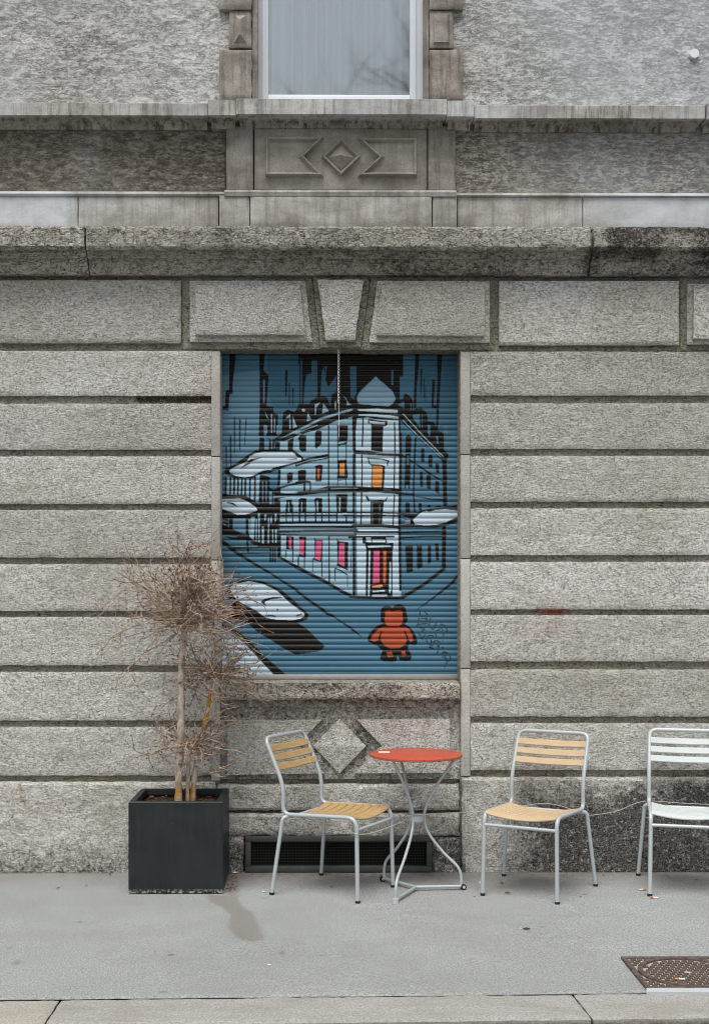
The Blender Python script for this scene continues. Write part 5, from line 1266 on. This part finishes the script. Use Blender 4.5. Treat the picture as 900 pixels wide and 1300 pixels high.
# litter
def butt(px, py, rz, label, z=0.004, dark=False):
    p = atz(px, py); o_ = empty('cigarette_butt', (p.x, p.y, z + .004), rz, label, 'cigarette butt', 'cigarette butts on the pavement')
    m1 = MB(); m1.tube([(-.016, 0, 0), (.008, 0, 0)], .0042, 10); m1.build('paper', M['paper'], o_)
    m1 = MB(); m1.tube([(.008, 0, 0), (.026, 0, 0)], .0043, 10); m1.build('filter', M['filter'], o_)
butt(864, 1247.5, R(175), 'cigarette butt lying on the manhole cover', .011)
butt(831, 1141.5, R(150), 'orange tipped cigarette butt just in front of the white chair')
butt(814, 1131, R(10), 'cigarette butt between the legs of the white chair')
butt(609, 1122, R(80), 'cigarette butt beside the front leg of the peach chair')
def scrap(name, px, py, s_, rz, mat, label, cat, group):
    p = atz(px, py); m1 = MB(); leaf(m1, (0, 0, .003), s_, 0, .15)
    o_ = m1.build(name, mat, None, smooth=False); o_.location = (p.x, p.y, .003); o_.rotation_euler = (0, 0, rz); tag(o_, label, cat, group)
gl_ = 'dry leaves on the pavement'
scrap('dry_leaf', 644, 1135, .02, .3, M['leaf'], 'dry brown leaf under the peach chair, nearer to the kerb', 'leaf', gl_)
scrap('dry_leaf', 637, 1122.5, .016, 1.3, M['leaf'], 'small dry leaf under the peach chair, nearer to the wall', 'leaf', gl_)
scrap('dry_leaf', 668, 1181, .02, .1, M['pebble'], 'dark flat leaf on open pavement in front of the peach chair', 'leaf', gl_)
scrap('dry_leaf', 74, 1129, .014, .8, M['leaf'], 'dry leaf on pavement left of the planter', 'leaf', gl_)
scrap('dry_leaf', 140, 1111, .016, 2, M['leaf'], 'dry leaf against the wall left of the planter', 'leaf', gl_)
scrap('dry_leaf', 421, 1127, .012, .5, M['leaf'], 'dark leaf under the golden chair', 'leaf', gl_)
scrap('pebble', 602, 1140, .008, .5, M['pebble'], 'dark pebble left of the peach chair front leg', 'pebble', 'pebbles on the pavement')
scrap('pebble', 737, 1140, .008, .2, M['pebble'], 'dark pebble right of the peach chair front leg', 'pebble', 'pebbles on the pavement')
scrap('paper_scrap', 342, 1226.5, .009, .2, M['paper'], 'pale paper scrap on bare pavement near the kerb', 'litter', 'paper scraps')
scrap('paper_scrap', 335, 1133.5, .013, 1.2, M['paper'], 'white paper scrap beside the rear leg of the golden chair', 'litter', 'paper scraps')
scrap('paper_scrap', 299, 1109.5, .018, .4, M['paper'], 'crumpled white scrap by the planter near the vent', 'litter', 'paper scraps')
ll = MB(); rnd = random.Random(5)
for i in range(120):
    px = rnd.choice((rnd.uniform(286, 302), rnd.uniform(300, 560), rnd.uniform(0, 900))); py = rnd.uniform(1110.5, 1114) if px > 302 else rnd.uniform(1108, 1134)
    if 160 < px < 284: continue
    p = atz(px, py); leaf(ll, (p.x, p.y, .004), rnd.uniform(.003, .010), rnd.uniform(0, 6), .2)
tag(ll.build('debris', M['leaf'], smooth=False), 'fine crumbs of leaves along the wall foot', 'debris', kind='stuff')

# bare street tree across the road, seen only as a reflection in the upper window
st_ = empty('street_tree', (3.6, -20., -.1), 0, 'tall bare street tree across the road, mirrored in the upper window', 'tree')
tm, bm_ = MB(), MB(); rnd = random.Random(12)
tm.tube(spline([(0, 0, 0), (.05, 0, 4), (-.1, .1, 8), (.1, 0, 12)], 5), np.linspace(.2, .08, 16), 10); tm.build('trunk', M['bark'], st_)
def limb(p, d, L, r, lev):
    P = [p]; dd = d.normalized()
    for i in range(6):
        dd = (dd + Vector((rnd.gauss(0, .18), rnd.gauss(0, .18), rnd.gauss(0, .12) + .04))).normalized(); P.append(P[-1] + dd * L / 6)
    bm_.tube(P, np.linspace(r, r * .45, 7), 5, cap=False)
    if lev < 3:
        for k in range(5): limb(P[rnd.randint(2, 6)], dd * .6 + Vector((rnd.gauss(0, .7), rnd.gauss(0, .7), rnd.gauss(.1, .5))), L * rnd.uniform(.45, .7), r * .5, lev + 1)
for k in range(14): limb(Vector((0, 0, rnd.uniform(5, 11.8))), Vector((rnd.gauss(0, 1), rnd.gauss(0, 1), .5)), rnd.uniform(2.2, 3.4), .06, 0)
bm_.build('crown', M['twig'], st_)

# ------------------------------------------------------------------ LIGHT
EL, AZ = R(66), R(196)
w = bpy.data.worlds.new('World'); scene.world = w; w.use_nodes = True; nt = w.node_tree
sky = nt.nodes.new('ShaderNodeTexSky'); sky.sky_type = 'NISHITA'; sky.sun_disc = False; sky.sun_elevation = EL; sky.sun_rotation = AZ; sky.dust_density = 3.; sky.air_density = 1.; sky.ozone_density = 1.
hsv = nt.nodes.new('ShaderNodeHueSaturation'); hsv.inputs['Saturation'].default_value = .24
nt.links.new(sky.outputs[0], hsv.inputs['Color']); bgn = nt.nodes['Background']; nt.links.new(hsv.outputs[0], bgn.inputs[0]); bgn.inputs[1].default_value = .13
sn = bpy.data.lights.new('sun', 'SUN'); sn.energy = 1.9; sn.angle = R(34); sn.color = (1., .96, .9)
so_ = bpy.data.objects.new('sun', sn); COL.objects.link(so_)
dirv = Vector((math.sin(AZ) * math.cos(EL), math.cos(AZ) * math.cos(EL), math.sin(EL)))
so_.rotation_euler = dirv.to_track_quat('Z', 'Y').to_euler(); so_.location = (0, -10, 20)
scene.view_settings.view_transform = 'Standard'; scene.view_settings.look = 'None'; scene.view_settings.exposure = .28; scene.view_settings.gamma = 1.
scene.view_settings.use_curve_mapping = False
scene.cycles.max_bounces = 6; scene.cycles.use_denoising = True; scene.cycles.filter_width = 1.0
